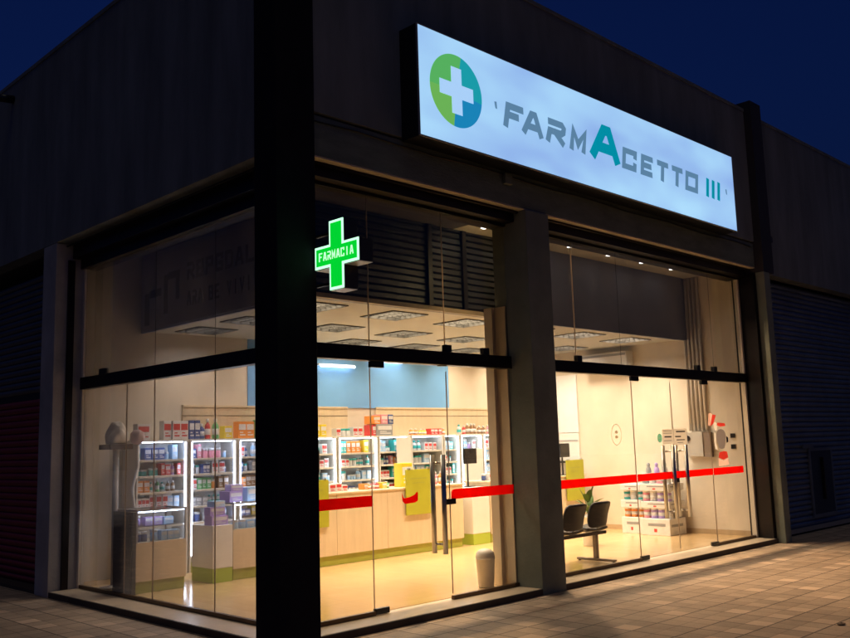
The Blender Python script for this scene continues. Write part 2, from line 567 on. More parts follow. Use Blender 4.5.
# interior shell
mb = MB().box(0.2, 9.3, 4.9, 5.1, 0.07, 4.3, CREAM)
build('back_wall', mb, B)
build('blue_wall_panel', bx(2.95, 7.12, 4.885, 4.9, 2.22, 3.2, BLUEW), B)
mb = MB()
for a, b in ((1.9, 4.78), (5.38, 9.08)):
    mb.box(a, b, 4.865, 4.9, 1.75, 2.205, WOOD).box(a, b, 4.855, 4.9, 2.207, 2.235, WOOD).box(a, b, 4.862, 4.9, 2.09, 2.097, RISER)
build('wall_cladding', mb, B)
mb = MB().box(9.1, 9.3, 0.42, 4.9, 0.07, 4.3, CREAM).box(9.085, 9.1, 0.42, 4.9, 0.07, 0.15, mat('skirting', (0.5, 0.38, 0.24), 0.4, 0.1, 4))
build('side_wall', mb, B)
# ceilings with openings for the light fittings
ROWS = [(y, [0.0]) for y in (1.75, 3.15, 4.35)]
FIT = []
for yy in (1.95, 3.25, 4.35):
    for k in range(6):
        FIT.append((1.85 + k * 1.28 + (0.1 if yy > 3 else 0), yy))
xs = sorted({round(f[0] - .3, 4) for f in FIT} | {round(f[0] + .3, 4) for f in FIT})
mb = MB()
CZ = 3.2
y_edges = [1.32]
for yy in (1.95, 3.25, 4.35):
    y_edges += [yy - .3, yy + .3]
y_edges.append(4.9)
for i in range(len(y_edges) - 1):
    y0, y1 = y_edges[i], y_edges[i + 1]
    if i % 2 == 0:
        mb.box(1.32, 9.1, y0, y1, CZ, CZ + .03, CEIL)
    else:
        yy = (y0 + y1) / 2
        fx = sorted(f[0] for f in FIT if abs(f[1] - yy) < 0.01)
        x = 1.32
        for c in fx:
            mb.box(x, c - .3, y0, y1, CZ, CZ + .03, CEIL)
            x = c + .3
        mb.box(x, 9.1, y0, y1, CZ, CZ + .03, CEIL)
build('ceiling', mb, B)
UPC = mat('darkened upper ceiling', (0.055, 0.055, 0.06), .9, .3, 3, bump=.3)  # dimness of the left upper ceiling put into its colour
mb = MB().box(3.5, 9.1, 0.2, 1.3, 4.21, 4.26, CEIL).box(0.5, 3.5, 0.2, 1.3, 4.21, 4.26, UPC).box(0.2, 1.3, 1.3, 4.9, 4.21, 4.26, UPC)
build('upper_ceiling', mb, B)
mb = MB().box(5.0, 9.1, 1.3, 1.34, 3.17, 4.21, BULK)
build('bulkhead', mb, B)
mb = MB().box(1.3, 1.34, 1.34, 4.9, 3.17, 4.21, BULK)
build('bulkhead', mb, B)
# left bay bulkhead: slats and posts built in place of a reflected shutter
mb = MB().box(1.3, 5.0, 1.31, 1.34, 3.17, 4.21, BLACK)
z = 3.24
while z < 4.2:
    mb.prism([(1.3, z), (1.255, z + .012), (1.262, z + .062), (1.3, z + .07)], lambda u, v, t: (t, u, v), 1.3, 4.998, SLAT)
    z += 0.078
build('reflected_slats', mb, B)
build('bulkhead_trim', bx(1.25, 5.0, 1.24, 1.31, 3.17, 3.22, SOFF), B)
for x in (3.02, 3.62):
    build('reflected_post', bx(x, x + .07, 1.215, 1.25, 3.225, 4.2, BLACK), B)

# ---------------------------------------------------------------- glazing
def pane(axis, a, b, z0, z1, m, parent=B, name='window_pane', off=0.0):
    g = 0.004
    if axis == 'y':
        return build(name, bx(a + g, b - g, 0.325 + off, 0.337 + off, z0, z1, m), parent)
    return build(name, bx(0.355 + off, 0.367 + off, a + g, b - g, z0, z1, m), parent)

def seam(axis, p, z0, z1):
    if axis == 'y':
        build('seam', bx(p - .002, p + .002, 0.3245, 0.3375, z0, z1, EDGE), B)
    else:
        build('seam', bx(0.3545, 0.3675, p - .002, p + .002, z0, z1, EDGE), B)

# transoms
build('transom', bx(0.39, 3.35, 0.285, 0.385, 2.41, 2.55, DARK, bev=0.006), B)
build('transom', bx(3.76, 9.0, 0.285, 0.385, 2.41, 2.55, DARK, bev=0.006), B)
build('transom', bx(0.31, 0.41, 0.30, 4.50, 2.385, 2.53, DARK, bev=0.006), B)
# fixed panes, lower
for a, b in ((0.39, 1.29), (2.33, 3.35), (3.76, 5.79), (7.79, 8.95)):
    pane('y', a, b, 0.105, 2.41, GL_CLEAR)
    build('bottom_rail', bx(a, b, 0.312, 0.352, 0.067, 0.105, mat('brown rail', (0.12, 0.07, 0.035), 0.4, 0.2, 6, metal=0.4)), B)
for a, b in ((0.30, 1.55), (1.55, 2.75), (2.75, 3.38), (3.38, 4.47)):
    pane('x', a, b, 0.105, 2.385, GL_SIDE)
build('bottom_rail', bx(0.340, 0.380, 0.30, 4.47, 0.067, 0.105, MATS['brown rail']), B)
for p in (1.55, 2.75, 3.38):
    seam('x', p, 0.105, 2.385)
# upper panes
for a, b in ((0.39, 1.29), (1.29, 2.33), (2.33, 3.35), (3.76, 4.62), (4.62, 5.6), (5.6, 8.05), (8.05, 8.95)):
    pane('y', a, b, 2.55, 4.03, GL_TINT if b < 3.5 else GL_TINTR)
for p in (1.29, 2.33, 4.62):
    seam('y', p, 2.55, 4.03)
for a, b in ((0.30, 1.55), (1.55, 2.75), (2.75, 4.47)):
    pane('x', a, b, 2.53, 3.86, GL_TINTL)

# frameless doors: pane, patch fittings, two pull bars
def door(a, b, pivot_right, hx, lock=True):
    d = pane('y', a, b, 0.085, 2.40, GL_CLEAR, B, 'glass_door')
    ORIG[d.name] = ORIG[B.name]
    x0 = b - .17 if pivot_right else a
    build('patch_fitting', bx(x0, x0 + .17, 0.310, 0.352, 0.072, 0.125, BLACK, bev=0.004), d)
    build('patch_fitting', bx(x0, x0 + .17, 0.310, 0.352, 2.35, 2.409, BLACK, bev=0.004), d)
    for yy in (0.255, 0.407):
        m = MB().tube([(hx, yy, 0.53), (hx, yy, 1.50)], 0.026, STEEL, 14)
        for zz in (0.62, 1.42):
            m.tube([(hx, yy, zz), (hx, 0.331 + (-0.008 if yy < .33 else 0.008), zz)], 0.011, STEEL, 8)
        build('pull_handle', m, d)
    return d
d1 = door(1.29, 2.33, False, 2.17)
build('lock_patch', bx(2.25, 2.40, 0.308, 0.354, 1.0, 1.055, BLACK, bev=0.004), d1)
# torn remains of the red strip on the door
frag = [(1.66, 1.15), (1.685, 1.10), (1.76, 1.105), (1.83, 1.125), (1.86, 1.15), (1.875, 1.145), (1.872, 1.065), (1.83, 1.05), (1.70, 1.045), (1.665, 1.075)]
build('sticker_fragment', MB().prism(frag, lambda u, v, t: (u, t, v), 0.3215, 0.3235, RED), d1)
d2 = door(5.79, 6.76, False, 6.60)
d3 = door(6.76, 7.79, True, 6.94)
build('lock_patch', bx(6.70, 6.82, 0.308, 0.354, 1.0, 1.055, BLACK, bev=0.004), d2)
for p in (1.288, 2.332, 5.79, 6.76, 7.79):
    seam('y', p, 0.125, 2.345)
# small clamps carried by the transoms
for x, z0 in ((2.28, 2.40), (2.36, 2.55), (2.95, 2.55), (4.66, 2.55), (7.55, 2.55), (8.05, 2.55)):
    build('glass_clamp', bx(x - .045, x + .045, 0.300, 0.360, z0, z0 + .075 if z0 > 2.5 else z0 + .01, BLACK, bev=0.004), B)
build('glass_clamp', bx(0.335, 0.39, 3.9, 4.05, 2.53, 2.60, BLACK, bev=0.004), B)

# red safety strips
RB = 'red strip across the shop glass at waist height'
def strip(a, b, parent, z0=1.05, z1=1.15):
    build('safety_strip', bx(a, b, 0.3205, 0.3225, z0, z1, RED), parent)
strip(0.40, 1.28, B)
strip(3.80, 5.78, B); strip(5.80, 6.75, d2, 1.055, 1.148); strip(6.77, 7.78, d3, 1.055, 1.148); strip(7.80, 8.72, B)
pts = [(2.345, 1.06), (2.345, 1.12), (2.37, 1.145), (2.42, 1.15), (3.33, 1.15), (3.33, 1.05), (2.355, 1.05)]
build('safety_strip', MB().prism(pts, lambda u, v, t: (u, t, v), 0.3205, 0.3225, RED), B)

# ================================================================== NEIGHBOURS
def shutter(mb, axis, a, b, off, z0, z1, m, pitch=0.085, depth=0.022):
    n = int((z1 - z0) / pitch)
    for i in range(n):
        z = z0 + i * pitch
        prof = []
        for k in range(7):
            t = k / 6
            prof.append((-depth * math.sin(math.pi * t) ** 0.7, z + t * pitch * 0.94))
        prof = [(0.01, z)] + prof[0:] + [(0.01, z + pitch * .94)]
        if axis == 'y':
            mb.prism(prof, lambda u, v, t: (t, off + u, v), a, b, m)
        else:
            mb.prism(prof, lambda u, v, t: (off + u, t, v), a, b, m)
    return mb

N1 = thing('neighbouring_shop', (11.5, 0, 0), 'dark closed shop with navy roller shutter right of the pharmacy', 'building')
build('wall', bx(9.362, 24, 0.0, 0.2, 4.12, 6.66, WALL).box(9.362, 24, -0.012, 0.22, 6.66, 6.71, WALL).box(9.2, 24, 0.5, 5, 0, 4.1, BLACK).box(9.36, 24, .2, 5, 4.3, 6.5, GREYP), N1)
build('wall_pillar', bx(14.2, 14.7, -0.02, 0.5, 0, 4.118, PILM), N1)
sh = build('roller_shutter', shutter(bx(9.2, 14.2, .26, .30, 0.03, 4.1, BLACK), 'y', 9.202, 14.2, 0.25, 0.10, 4.1, SHUTN), N1)
mb = bx(9.202, 14.2, .20, .27, 0.03, 0.10, mat('galvanised rail', (0.5, 0.5, 0.52), 0.3, 0.1, 4, metal=0.8))
build('bottom_rail', mb, sh)
wd = MB()
for a in ((10.85, 10.90), (11.75, 11.80)):
    wd.box(a[0], a[1], 0.195, 0.226, 0.22, 1.36, SHUTN)
wd.box(10.9, 11.75, 0.195, 0.226, 1.31, 1.36, SHUTN).box(10.9, 11.75, 0.195, 0.226, 0.22, 0.27, SHUTN)
wd.box(10.9, 11.75, 0.205, 0.222, 0.27, 1.31, mat('dark hatch', (0.025, 0.035, 0.06), 0.5, 0.2, 3))
wd.box(10.6, 11.0, 0.17, 0.2, 1.36, 1.43, SHUTN)
hatch = build('wicket_door', wd, sh)
build('handle', bx(11.28, 11.32, 0.15, 0.20, 0.5, 1.2, DARK, bev=0.004), hatch)
build('bracket', bx(9.40, 9.47, -0.10, 0.0, 4.62, 4.72, BLACK, bev=0.008), N1)

N2 = thing('corner_shop', (0, 7, 0), 'dark closed shop with shutter, grey above and red below, at left edge', 'building')
build('wall', bx(0.0, 0.2, 4.902, 16, 4.16, 6.66, WALL).box(-0.012, 0.22, 4.902, 16, 6.66, 6.71, WALL).box(0.5, 5, 5.12, 16, 0, 4.1, BLACK).box(0.2, 5, 5.12, 16, 4.3, 6.5, GREYP), N2)
shutter_b = build('roller_shutter', shutter(bx(0.25, 0.3, 4.902, 10.2, 0.03, 3.95, BLACK), 'x', 4.904, 10.2, 0.24, 0.04, 2.38, SHUTR), N2, label='red lower shutter')
build('roller_shutter', shutter(MB(), 'x', 4.904, 10.2, 0.24, 2.42, 3.95, SHUTG), N2, label='grey upper shutter')
build('wall_pillar', bx(-0.004, 0.5, 10.2, 10.7, 0, 4.158, PILM), N2)
build('door_sill', bx(0.02, 0.25, 4.904, 10.2, 0, 0.04, RISER), N2)
sp = MB().tube([(-0.20, 6.1, 6.42), (0.0, 6.1, 6.44)], 0.055, BLACK, 12)
build('roof_spout', sp, N2)

# ================================================================== LIGHT BOX SIGN
def sign_face_mat():
    m, t, b = nodes_of('backlit acrylic')
    N, L = t.nodes, t.links
    tc = N.new('ShaderNodeTexCoord')
    mp = N.new('ShaderNodeMapping')
    mp.inputs['Scale'].default_value = (0.5, 1, 1.3)
    L.new(tc.outputs['Object'], mp.inputs[0])
    n = N.new('ShaderNodeTexNoise')
    n.inputs['Scale'].default_value = 1.5
    n.inputs['Detail'].default_value = 2
    L.new(mp.outputs[0], n.inputs['Vector'])
    r = N.new('ShaderNodeValToRGB')
    e = r.color_ramp.elements
    e[0].position = 0.25; e[0].color = (0.26, 0.43, 0.82, 1)
    e[1].position = 0.75; e[1].color = (0.42, 0.73, 0.99, 1)
    L.new(n.outputs[0], r.inputs[0])
    b.inputs['Base Color'].default_value = (0.25, 0.25, 0.25, 1)
    b.inputs['Roughness'].default_value = 0.3
    L.new(r.outputs[0], b.inputs['Emission Color'])
    b.inputs['Emission Strength'].default_value = 0.98
    return m
SX0, SX1, SZ0, SZ1 = 1.48, 7.95, 4.54, 5.68
sg = thing('shop_sign', (4.7, 0, SZ0), 'long backlit pale blue sign box with pharmacy name above the shopfront', 'sign')
mb = MB().box(SX0, SX1, -0.235, -0.002, SZ0, SZ1, BLACK, bev=0.004)
build('housing', mb, sg)
build('sign_face', bx(SX0 + .012, SX1 - .012, -0.25, -0.237, SZ0 + .012, SZ1 - .012, sign_face_mat()), sg)
build('edge_trim', MB().box(SX0, SX1, -0.254, -0.236, SZ0, SZ0 + .012, GREYP).box(SX0, SX1, -0.254, -0.236, SZ1 - .012, SZ1, GREYP).box(SX0, SX0 + .012, -0.254, -0.236, SZ0 + .012, SZ1 - .012, GREYP).box(SX1 - .012, SX1, -0.254, -0.236, SZ0 + .012, SZ1 - .012, GREYP), sg)
fs = lambda u, v, t: (u, -0.25 - t, v)
GREYL = emis('grey vinyl lettering', (0.10, 0.215, 0.35), 1.0, (0.1, 0.13, 0.16))
TEALL = emis('teal vinyl lettering', (0.0, 0.26, 0.36), 1.0, (0.0, 0.2, 0.25))
BLUEL = emis('blue vinyl', (0.01, 0.22, 0.46), 1.0, (0.0, 0.15, 0.3))
GRNL = emis('green vinyl', (0.09, 0.42, 0.11), 1.0, (0.05, 0.3, 0.05))
LIML = emis('lime vinyl', (0.14, 0.43, 0.09), 1.0, (0.1, 0.3, 0.05))
TEAL2 = emis('sea green vinyl', (0.01, 0.32, 0.38), 1.0, (0.0, 0.2, 0.2))
def arc_poly(cx, cz, r, a0, a1, top_x, bot_x):
    return [(cx + r * math.cos(math.radians(a0 + (a1 - a0) * k / 24)), cz + r * math.sin(math.radians(a0 + (a1 - a0) * k / 24))) for k in range(25)]
cx_, cz_, r_ = 2.02, 5.12, 0.38
disc = MB()
disc.prism(arc_poly(cx_, cz_, r_, 78, 180, 0, 0) + [(cx_, cz_)], fs, 0, 0.003, GRNL)
disc.prism(arc_poly(cx_, cz_, r_, 180, 262, 0, 0) + [(cx_, cz_)], fs, 0, 0.003, LIML)
disc.prism(arc_poly(cx_, cz_, r_, -8, 78, 0, 0) + [(cx_, cz_)], fs, 0, 0.003, TEAL2)
disc.prism(arc_poly(cx_, cz_, r_, 262, 352, 0, 0) + [(cx_, cz_)], fs, 0, 0.003, BLUEL)
build('logo_disc', disc, sg)
pl = [(-.075, .245), (.075, .245), (.075, .075), (.245, .075), (.245, -.075), (.075, -.075), (.075, -.245), (-.075, -.245), (-.075, -.075), (-.245, -.075), (-.245, .075), (-.075, .075)]
build('logo_cross', MB().prism([(cx_ + a, cz_ + b) for a, b in pl], fs, 0.003, 0.006, emis('white vinyl', (0.38, 0.62, 0.93), 0.98)), sg)
for ch, a, b in (('F', 2.76, 3.06), ('A', 3.06, 3.42), ('R', 3.49, 3.83), ('M', 3.93, 4.24)):
    m_ = MB(); glyph(m_, ch, a, b, 4.92, 5.21, 0.078, fs, 0, 0.003, GREYL, slant=0.22 if ch != 'A' else 0.1); build('letter', m_, sg)
m_ = MB(); glyph(m_, 'A', 4.34, 4.95, 4.92, 5.38, 0.13, fs, 0, 0.003, TEALL, slant=0.12); build('letter', m_, sg, label='large teal capital')
for ch, a, b in (('C', 5.0, 5.32), ('E', 5.42, 5.70), ('T', 5.80, 6.08), ('T', 6.17, 6.45), ('O', 6.53, 6.87)):
    m_ = MB(); glyph(m_, ch, a, b, 4.915, 5.195, 0.074, fs, 0, 0.003, GREYL, slant=0.16); build('letter', m_, sg)
for x in (7.14, 7.30, 7.46):
    m_ = MB(); add_stroke(m_, [(x - .02, 4.925), (x + .02, 5.195)], 0.075, fs, 0, 0.003, TEALL); build('letter', m_, sg)
for x, z in ((2.62, 5.12), (7.69, 5.09)):
    m_ = MB(); m_.prism([(x - .02, z + .04), (x + .015, z + .045), (x + .02, z - .035), (x - .005, z - .03)], fs, 0, 0.003, GREYL); build('sign_dot', m_, sg)

# ================================================================== GREEN CROSS BLADE SIGN
XC, YC, ZC = 0.36, -0.345, 3.215
cr = thing('pharmacy_cross', (XC, YC, ZC - .3), 'glowing green cross blade sign with white edge beside the black column', 'sign')
def crossp(h, w):
    return [(-w, h), (w, h), (w, w), (h, w), (h, -w), (w, -w), (w, -h), (-w, -h), (-w, -w), (-h, -w), (-h, w), (-w, w)]
fc = lambda u, v, t: (XC - t, YC - u * 0.97, ZC + v)
H_, W_ = 0.30, 0.098
sc = lambda p, k: p
build('cross_body', MB().prism(crossp(H_ - .004, W_ - .004), fc, -0.15, 0.0, mat('cross casing', (0.03, 0.03, 0.03), 0.5, 0.05, 4)), cr)
build('neon_border', MB().prism(crossp(H_ - .002, W_ - .002), fc, 0.0, 0.006, emis('pale green tube light', (0.55, 1.0, 0.70), 1.3)), cr)
build('green_face', MB().prism(crossp(H_ - .024, W_ - .024), fc, 0.006, 0.010, emis('green led face', (0.0, 0.62, 0.03), 1.05, (0, .1, 0))), cr)
tm = MB()
word(tm, 'FARMACIA', -.235, .235, -.035, .04, .011, fc, 0.010, 0.013, emis('white led letters', (0.55, 1.0, 0.62), 1.1), gap=0.3)
build('lettering', tm, cr)
for dz in (-.22, .22):
    build('mount_arm', MB().tube([(XC + .07, YC + .09, ZC + dz), (XC + .07, 0.01, ZC + dz)], 0.014, BLACK), cr)
for y0_, y1_, z_ in ((YC - .085, YC + .085, ZC - .304), (YC - .288, YC - .10, ZC - .103), (YC + .10, YC + .288, ZC - .103)):
    build('lit_underside', bx(XC + .003, XC + .147, y0_, y1_, z_, z_ + .004, LAM), cr)  # pale plates: light on the cross's undersides put into their colour

# ================================================================== REFLECTED BANNER, BUILT INSIDE THE SIDE UPPER WINDOW
NAVY = mat('navy print', (0.04, 0.04, 0.10), 0.6, 0.1, 3)
BNR = mat('banner film', (0.42, 0.42, 0.52), 0.6, 0.15, 2)
bn = thing('reflected_banner', (0.5, 2.2, 2.95), 'dim blue reflected banner with dark lettering, built inside the upper side window', 'banner')
build('banner_film', bx(1.272, 1.28, 1.75, 6.0, 3.2, 4.1, BNR) if False else bx(1.270, 1.280, 1.4, 4.85, 3.19, 4.12, BNR), bn)
fb = lambda u, v, t: (1.27 - t, -u, v)
tm = MB()
word(tm, 'RBPGDAL', -3.68, -2.22, 3.70, 3.92, .045, fb, 0, 0.003, NAVY, gap=0.25)
build('headline', tm, bn); tm = MB()
for tx, a_, b_ in (('ARA', -3.68, -3.32), ('BE', -3.18, -2.94), ('VIVI', -2.78, -2.28)):
    tm = MB(); word(tm, tx, a_, b_, 3.38, 3.56, .032, fb, 0, 0.003, NAVY, gap=0.3); build('word', tm, bn)
for (u, v, a, b) in ((-4.75, 3.25, .12, .42), (-4.62, 3.60, .30, .1), (-4.25, 3.35, .1, .5), (-4.15, 3.78, .3, .09), (-3.95, 3.5, .09, .35)):
    build('printed_block', MB().prism([(u, v), (u + a, v), (u + a, v + b), (u, v + b)], fb, 0, 0.002, NAVY), bn)

# ================================================================== CEILING LIGHTS
MATTE = mat('matte fitting', (0.07, 0.065, 0.055), 1.0, 0.1, 5, spec=0.0)
LMP = []
for i, (x, y) in enumerate(FIT):
    t = thing('ceiling_light', (x, y, CZ), 'louvred ceiling light, %s from the left in the %s row' % (['first', 'second', 'third', 'fourth', 'fifth', 'sixth'][i % 6], ['front', 'middle', 'back'][i // 6]), 'light', 'recessed light fittings in the shop ceiling')
    m = MB()
    for a, b, c, d in ((x - .3, x - .288, y - .3, y + .3), (x + .288, x + .3, y - .3, y + .3), (x - .288, x + .288, y - .3, y - .288), (x - .288, x + .288, y + .288, y + .3)):
        m.box(a, b, c, d, CZ - .012, CZ + .19, MATTE)
    m.box(x - .3, x + .3, y - .3, y + .3, CZ + .191, CZ + .20, GREYP)
    build('fitting_frame', m, t)
    m = MB()
    for k in range(1, 4):
        m.box(x - .288 + k * .144 - .006, x - .288 + k * .144 + .006, y - .287, y + .287, CZ + .01, CZ + .035, MATTE)
    for k in range(1, 6):
        m.box(x - .287, x + .287, y - .288 + k * .096 - .004, y - .288 + k * .096 + .004, CZ + .012, CZ + .034, MATTE)
    build('louvre_grid', m, t)
    ld = bpy.data.lights.new('lamp', 'AREA')
    ld.shape = 'SQUARE'; ld.size = 0.5; ld.spread = math.radians(135)
    ld.energy = (63.0, 41.0, 30.0)[i // 6] * (0.66, 0.76, 0.92, 1.02, 1.16, 1.28)[i % 6]
    ld.color = (1.0, 0.835, 0.64)
    lo = bpy.data.objects.new('lamp', ld)
    COL.objects.link(lo)
    lo.parent = t
    lo.location = (0, 0, 0.15)
for x, y, z in ((5.62, 4.83, 2.98), (4.55, 4.80, 2.86)):
    t = thing('tube_light', (x, y, z), 'bright cool LED tube high on the blue wall', 'light', 'LED tubes on the blue wall')
    build('tube', MB().tube([(x - .34, y, z), (x + .34, y, z)], 0.017, TUBE, 10), t)
    build('tube_base', bx(x - .36, x + .36, y + .015, 4.884, z + .01, z + .035, LAM), t)
for x in (3.72, 4.60, 5.46, 6.38, 7.25, 8.10):
    t = thing('downlight', (x, 0.93, 4.2), 'small round spotlight in the upper ceiling behind the right glass', 'light', 'row of small round spotlights')
    m = MB().lathe([(0.055, 0), (0.06, -0.012), (0.045, -0.012), (0.045, 0.0)], (x, 0.93, 4.208), LAM, 20)
    build('rim', m, t)
    build('lens', MB().lathe([(0.044, -0.016), (0.044, -0.01)], (x, 0.93, 4.208), SPOT, 20), t)
    ld = bpy.data.lights.new('beam', 'SPOT')
    ld.energy = 760.0; ld.spot_size = math.radians(74); ld.spot_blend = 0.8; ld.shadow_soft_size = 0.04
    ld.color = (1.0, 0.66, 0.36)
    lo = bpy.data.objects.new('beam', ld)
    COL.objects.link(lo)
    lo.parent = t
    lo.location = (0, 0, -0.03)
    lo.rotation_euler = (math.radians(-41), 0, math.radians({3.72: -48, 4.60: -20}.get(x, 0)))      # tilted out towards the pavement

# ================================================================== PRODUCTS
PAL = {
    'white': (0.75, 0.75, 0.76), 'pale blue': (0.38, 0.60, 0.85), 'navy': (0.05, 0.09, 0.28), 'red': (0.60, 0.05, 0.05),
    'pink': (0.75, 0.30, 0.38), 'teal': (0.05, 0.42, 0.42), 'orange': (0.80, 0.28, 0.05), 'yellow': (0.80, 0.62, 0.04),
    'lilac': (0.48, 0.35, 0.75), 'grey': (0.30, 0.31, 0.33), 'green': (0.12, 0.42, 0.16), 'brown': (0.25, 0.13, 0.06)}
PM = {k: mat(k + ' packaging', v, 0.4, 0.08, 12) for k, v in PAL.items()}
protos = {}
def proto(kind, colour):
    key = (kind, colour)
    if key in protos:
        return protos[key]
    c = PM[colour]
    alt = PM['white'] if colour != 'white' else PM[random.choice(['pale blue', 'red', 'teal', 'navy'])]
    m = MB()
    if kind == 'box':
        m.box(-.5, .5, -.5, .5, 0, 1, c, bev=0.02)
        m.box(-.42, .42, -.512, -.5, .50, .84, alt)
        m.box(-.30, .36, -.512, -.5, .16, .24, alt).box(-.30, .10, -.512, -.5, .32, .38, alt)
    elif kind == 'bottle':
        m.lathe([(.36, 0), (.42, .03), (.42, .60), (.36, .70), (.17, .78), (.17, .82)], (0, 0, 0), c, 14)
        m.lathe([(.21, .82), (.21, .99), (.17, 1.0)], (0, 0, 0), alt, 12)
        m.lathe([(.425, .2), (.425, .5)], (0, 0, 0), alt, 14)
    elif kind == 'jar':
        m.lathe([(.44, 0), (.48, .04), (.48, .68), (.44, .74)], (0, 0, 0), c, 16)
        m.lathe([(.49, .74), (.49, .96), (.45, 1.0)], (0, 0, 0), alt, 16)
    elif kind == 'bag':
        b = bmesh.new()
        bmesh.ops.create_uvsphere(b, u_segments=14, v_segments=9, radius=.5)
        for v in b.verts:
            z = v.co.z
            v.co.x *= 1.0 + .25 * (1 - abs(z) * 2)
            v.co.y *= .8
            v.co.x += .05 * math.sin(9 * z + 3 * v.co.y)
            v.co.y += .05 * math.sin(11 * v.co.x)
            v.co.z = (z + .5)
        m.merge(b, c, smooth=True)
        m.box(-.3, .3, -.02, .02, .93, 1.05, c)
    bmesh.ops.recalc_face_normals(m.bm, faces=m.bm.faces[:])
    me = bpy.data.meshes.new(kind)
    m.bm.to_mesh(me); m.bm.free()
    for mm in m.mats:
        me.materials.append(mm)
    protos[key] = me
    return me
NAMES = {'box': 'medicine_box', 'bottle': 'bottle', 'jar': 'jar', 'bag': 'goods_bag'}
CATS = {'box': 'box', 'bottle': 'bottle', 'jar': 'jar', 'bag': 'bag'}
def product(kind, colour, x, y, z, w, d, h, where, rz=0.0):
    o = bpy.data.objects.new(NAMES[kind], proto(kind, colour))
    COL.objects.link(o)
    o.location = (x, y, z)
    o.scale = (w, d, h)
    o.rotation_euler = (0, 0, rz)
    o['label'] = '%s %s %s' % (colour, {'box': 'box', 'bottle': 'bottle', 'jar': 'jar', 'bag': 'bag'}[kind], where)
    o['category'] = CATS[kind]
    o['group'] = '%s %s %s' % (colour, {'box': 'boxes', 'bottle': 'bottles', 'jar': 'jars', 'bag': 'bags'}[kind], where)
    return o

def row(x0, x1, y, z, hmax, colours, where, kinds=('box', 'box', 'bottle', 'jar'), wmin=.075, wmax=.15, dep=.12, runs=True):
    x = x0 + .01
    while x < x1 - .06:
        col = random.choice(colours)
        kind = random.choice(kinds)
        h = hmax * random.uniform(.62, .98)
        w = random.uniform(wmin, wmax)
        if kind in ('bottle', 'jar'):
            w = min(w, .095)
            if kind == 'jar': h = min(h, w * 1.4)
        n = random.choice((1, 2, 3)) if runs else 1
        for _ in range(n):
            if x + w > x1:
                break
            d = dep if kind == 'box' else w
            product(kind, col, x + w / 2, y + random.uniform(-.015, .015), z, w * .94, d, h, where, random.uniform(-.06, .06) if kind == 'box' else 0)
            x += w
        x += random.choice((0.004, 0.01, .03))
        if x + w > x1 + .1:
            break

# ================================================================== WALL CABINETS
PRICE = mat('price rail', (.70, .66, .58), .4, .25, 60, stretch=(1, .1, .1))
LEV = [0.27, 0.49, 0.70, 0.905, 1.115, 1.32, 1.52]
def cabinet(x0, x1, lab, leds='LR', low=True):
    y0, y1 = 4.48, 4.86
    t = thing('display_cabinet', ((x0 + x1) / 2, 4.67, 0.07), lab, 'cabinet', 'lit shelving along the back wall')
    m = MB().box(x0, x0 + .022, y0, y1, .07, 1.745, LAM).box(x1 - .022, x1, y0, y1, .07, 1.745, LAM)
    m.box(x0 + .022, x1 - .022, y1 - .012, y1, .07, 1.72, LAM).box(x0 - .004, x1 + .004, y0 - .012, y1, 1.745, 1.77, LAM)
    build('carcass', m, t)
    for z in LEV:
        build('shelf', bx(x0 + .022, x1 - .022, y0 + .02, y1 - .012, z - .016, z, LAM), t)
    build('kick_board', bx(x0 + .022, x1 - .022, y0 + .005, y0 + .02, .072, .20, OLIVE), t)
    build('added_header_light', bx(x0 + .06, x1 - .06, y0 + .03, y0 + .045, 1.733, 1.744, LEDS), t)  # strip added under the cabinet top to brighten shelves and back panel
    for z in LEV[1:]:
        build('price_rail', bx(x0 + .045, x1 - .045, y0 + .008, y0 + .019, z - .026, z - .004, PRICE), t)
    if 'L' in leds:
        build('led_strip', bx(x0 + .024, x0 + .040, y0 + .001, y0 + .016, .28, 1.73, LED), t)
    if 'R' in leds:
        build('led_strip', bx(x1 - .040, x1 - .024, y0 + .001, y0 + .016, .28, 1.73, LED), t)
    return t
cabs = [(1.05, 1.76, 'white shelf cabinet on back wall, first from the left end, of pale and red packs', 'R'),
        (1.79, 2.50, 'white shelf cabinet on back wall seen through the counter gap at left', 'LR'),
        (2.53, 3.30, 'white shelf cabinet on back wall just left of the black column', 'L'),
        (3.55, 4.24, 'white shelf cabinet on back wall just right of the black column', 'R'),
        (4.27, 5.06, 'bright white shelf cabinet on back wall under the wooden cladding, between two light strips', 'LR'),
        (5.09, 5.76, 'dim white shelf cabinet under the stacked red and blue boxes', ''),
        (5.79, 6.52, 'white shelf cabinet behind the lime panel and orange bottles', ''),
        (6.55, 6.92, 'narrow white shelf cabinet behind the door handles', 'R'),
        (6.95, 7.50, 'white shelf cabinet behind the black till screen', 'LR'),
        (7.53, 8.30, 'white shelf cabinet on back wall beside the middle pillar', 'L')]
CAB = [cabinet(a, b, l, s) for a, b, l, s in cabs]
build('door_panel', bx(5.44, 5.756, 4.455, 4.467, .21, 1.735, LAM, bev=.002), CAB[5])
build('door_panel', bx(6.995, 7.455, 4.455, 4.467, .21, 1.52, LAM, bev=.002), CAB[8])
C1 = ['white', 'white', 'pale blue', 'teal', 'white', 'lilac', 'white', 'pale blue']
C2 = ['white', 'pale blue', 'white', 'pink', 'navy', 'pale blue', 'white', 'orange', 'white', 'pale blue']
rowcols = [['pale blue', 'navy', 'orange', 'white', 'pale blue', 'red'], ['grey', 'white', 'navy', 'white'], ['navy', 'yellow', 'white', 'white'], ['white', 'grey', 'white', 'pale blue'],
           ['orange', 'white', 'white', 'green', 'brown'], ['white', 'white', 'navy', 'lilac', 'grey'], ['white', 'pale blue', 'pink', 'white', 'navy']]
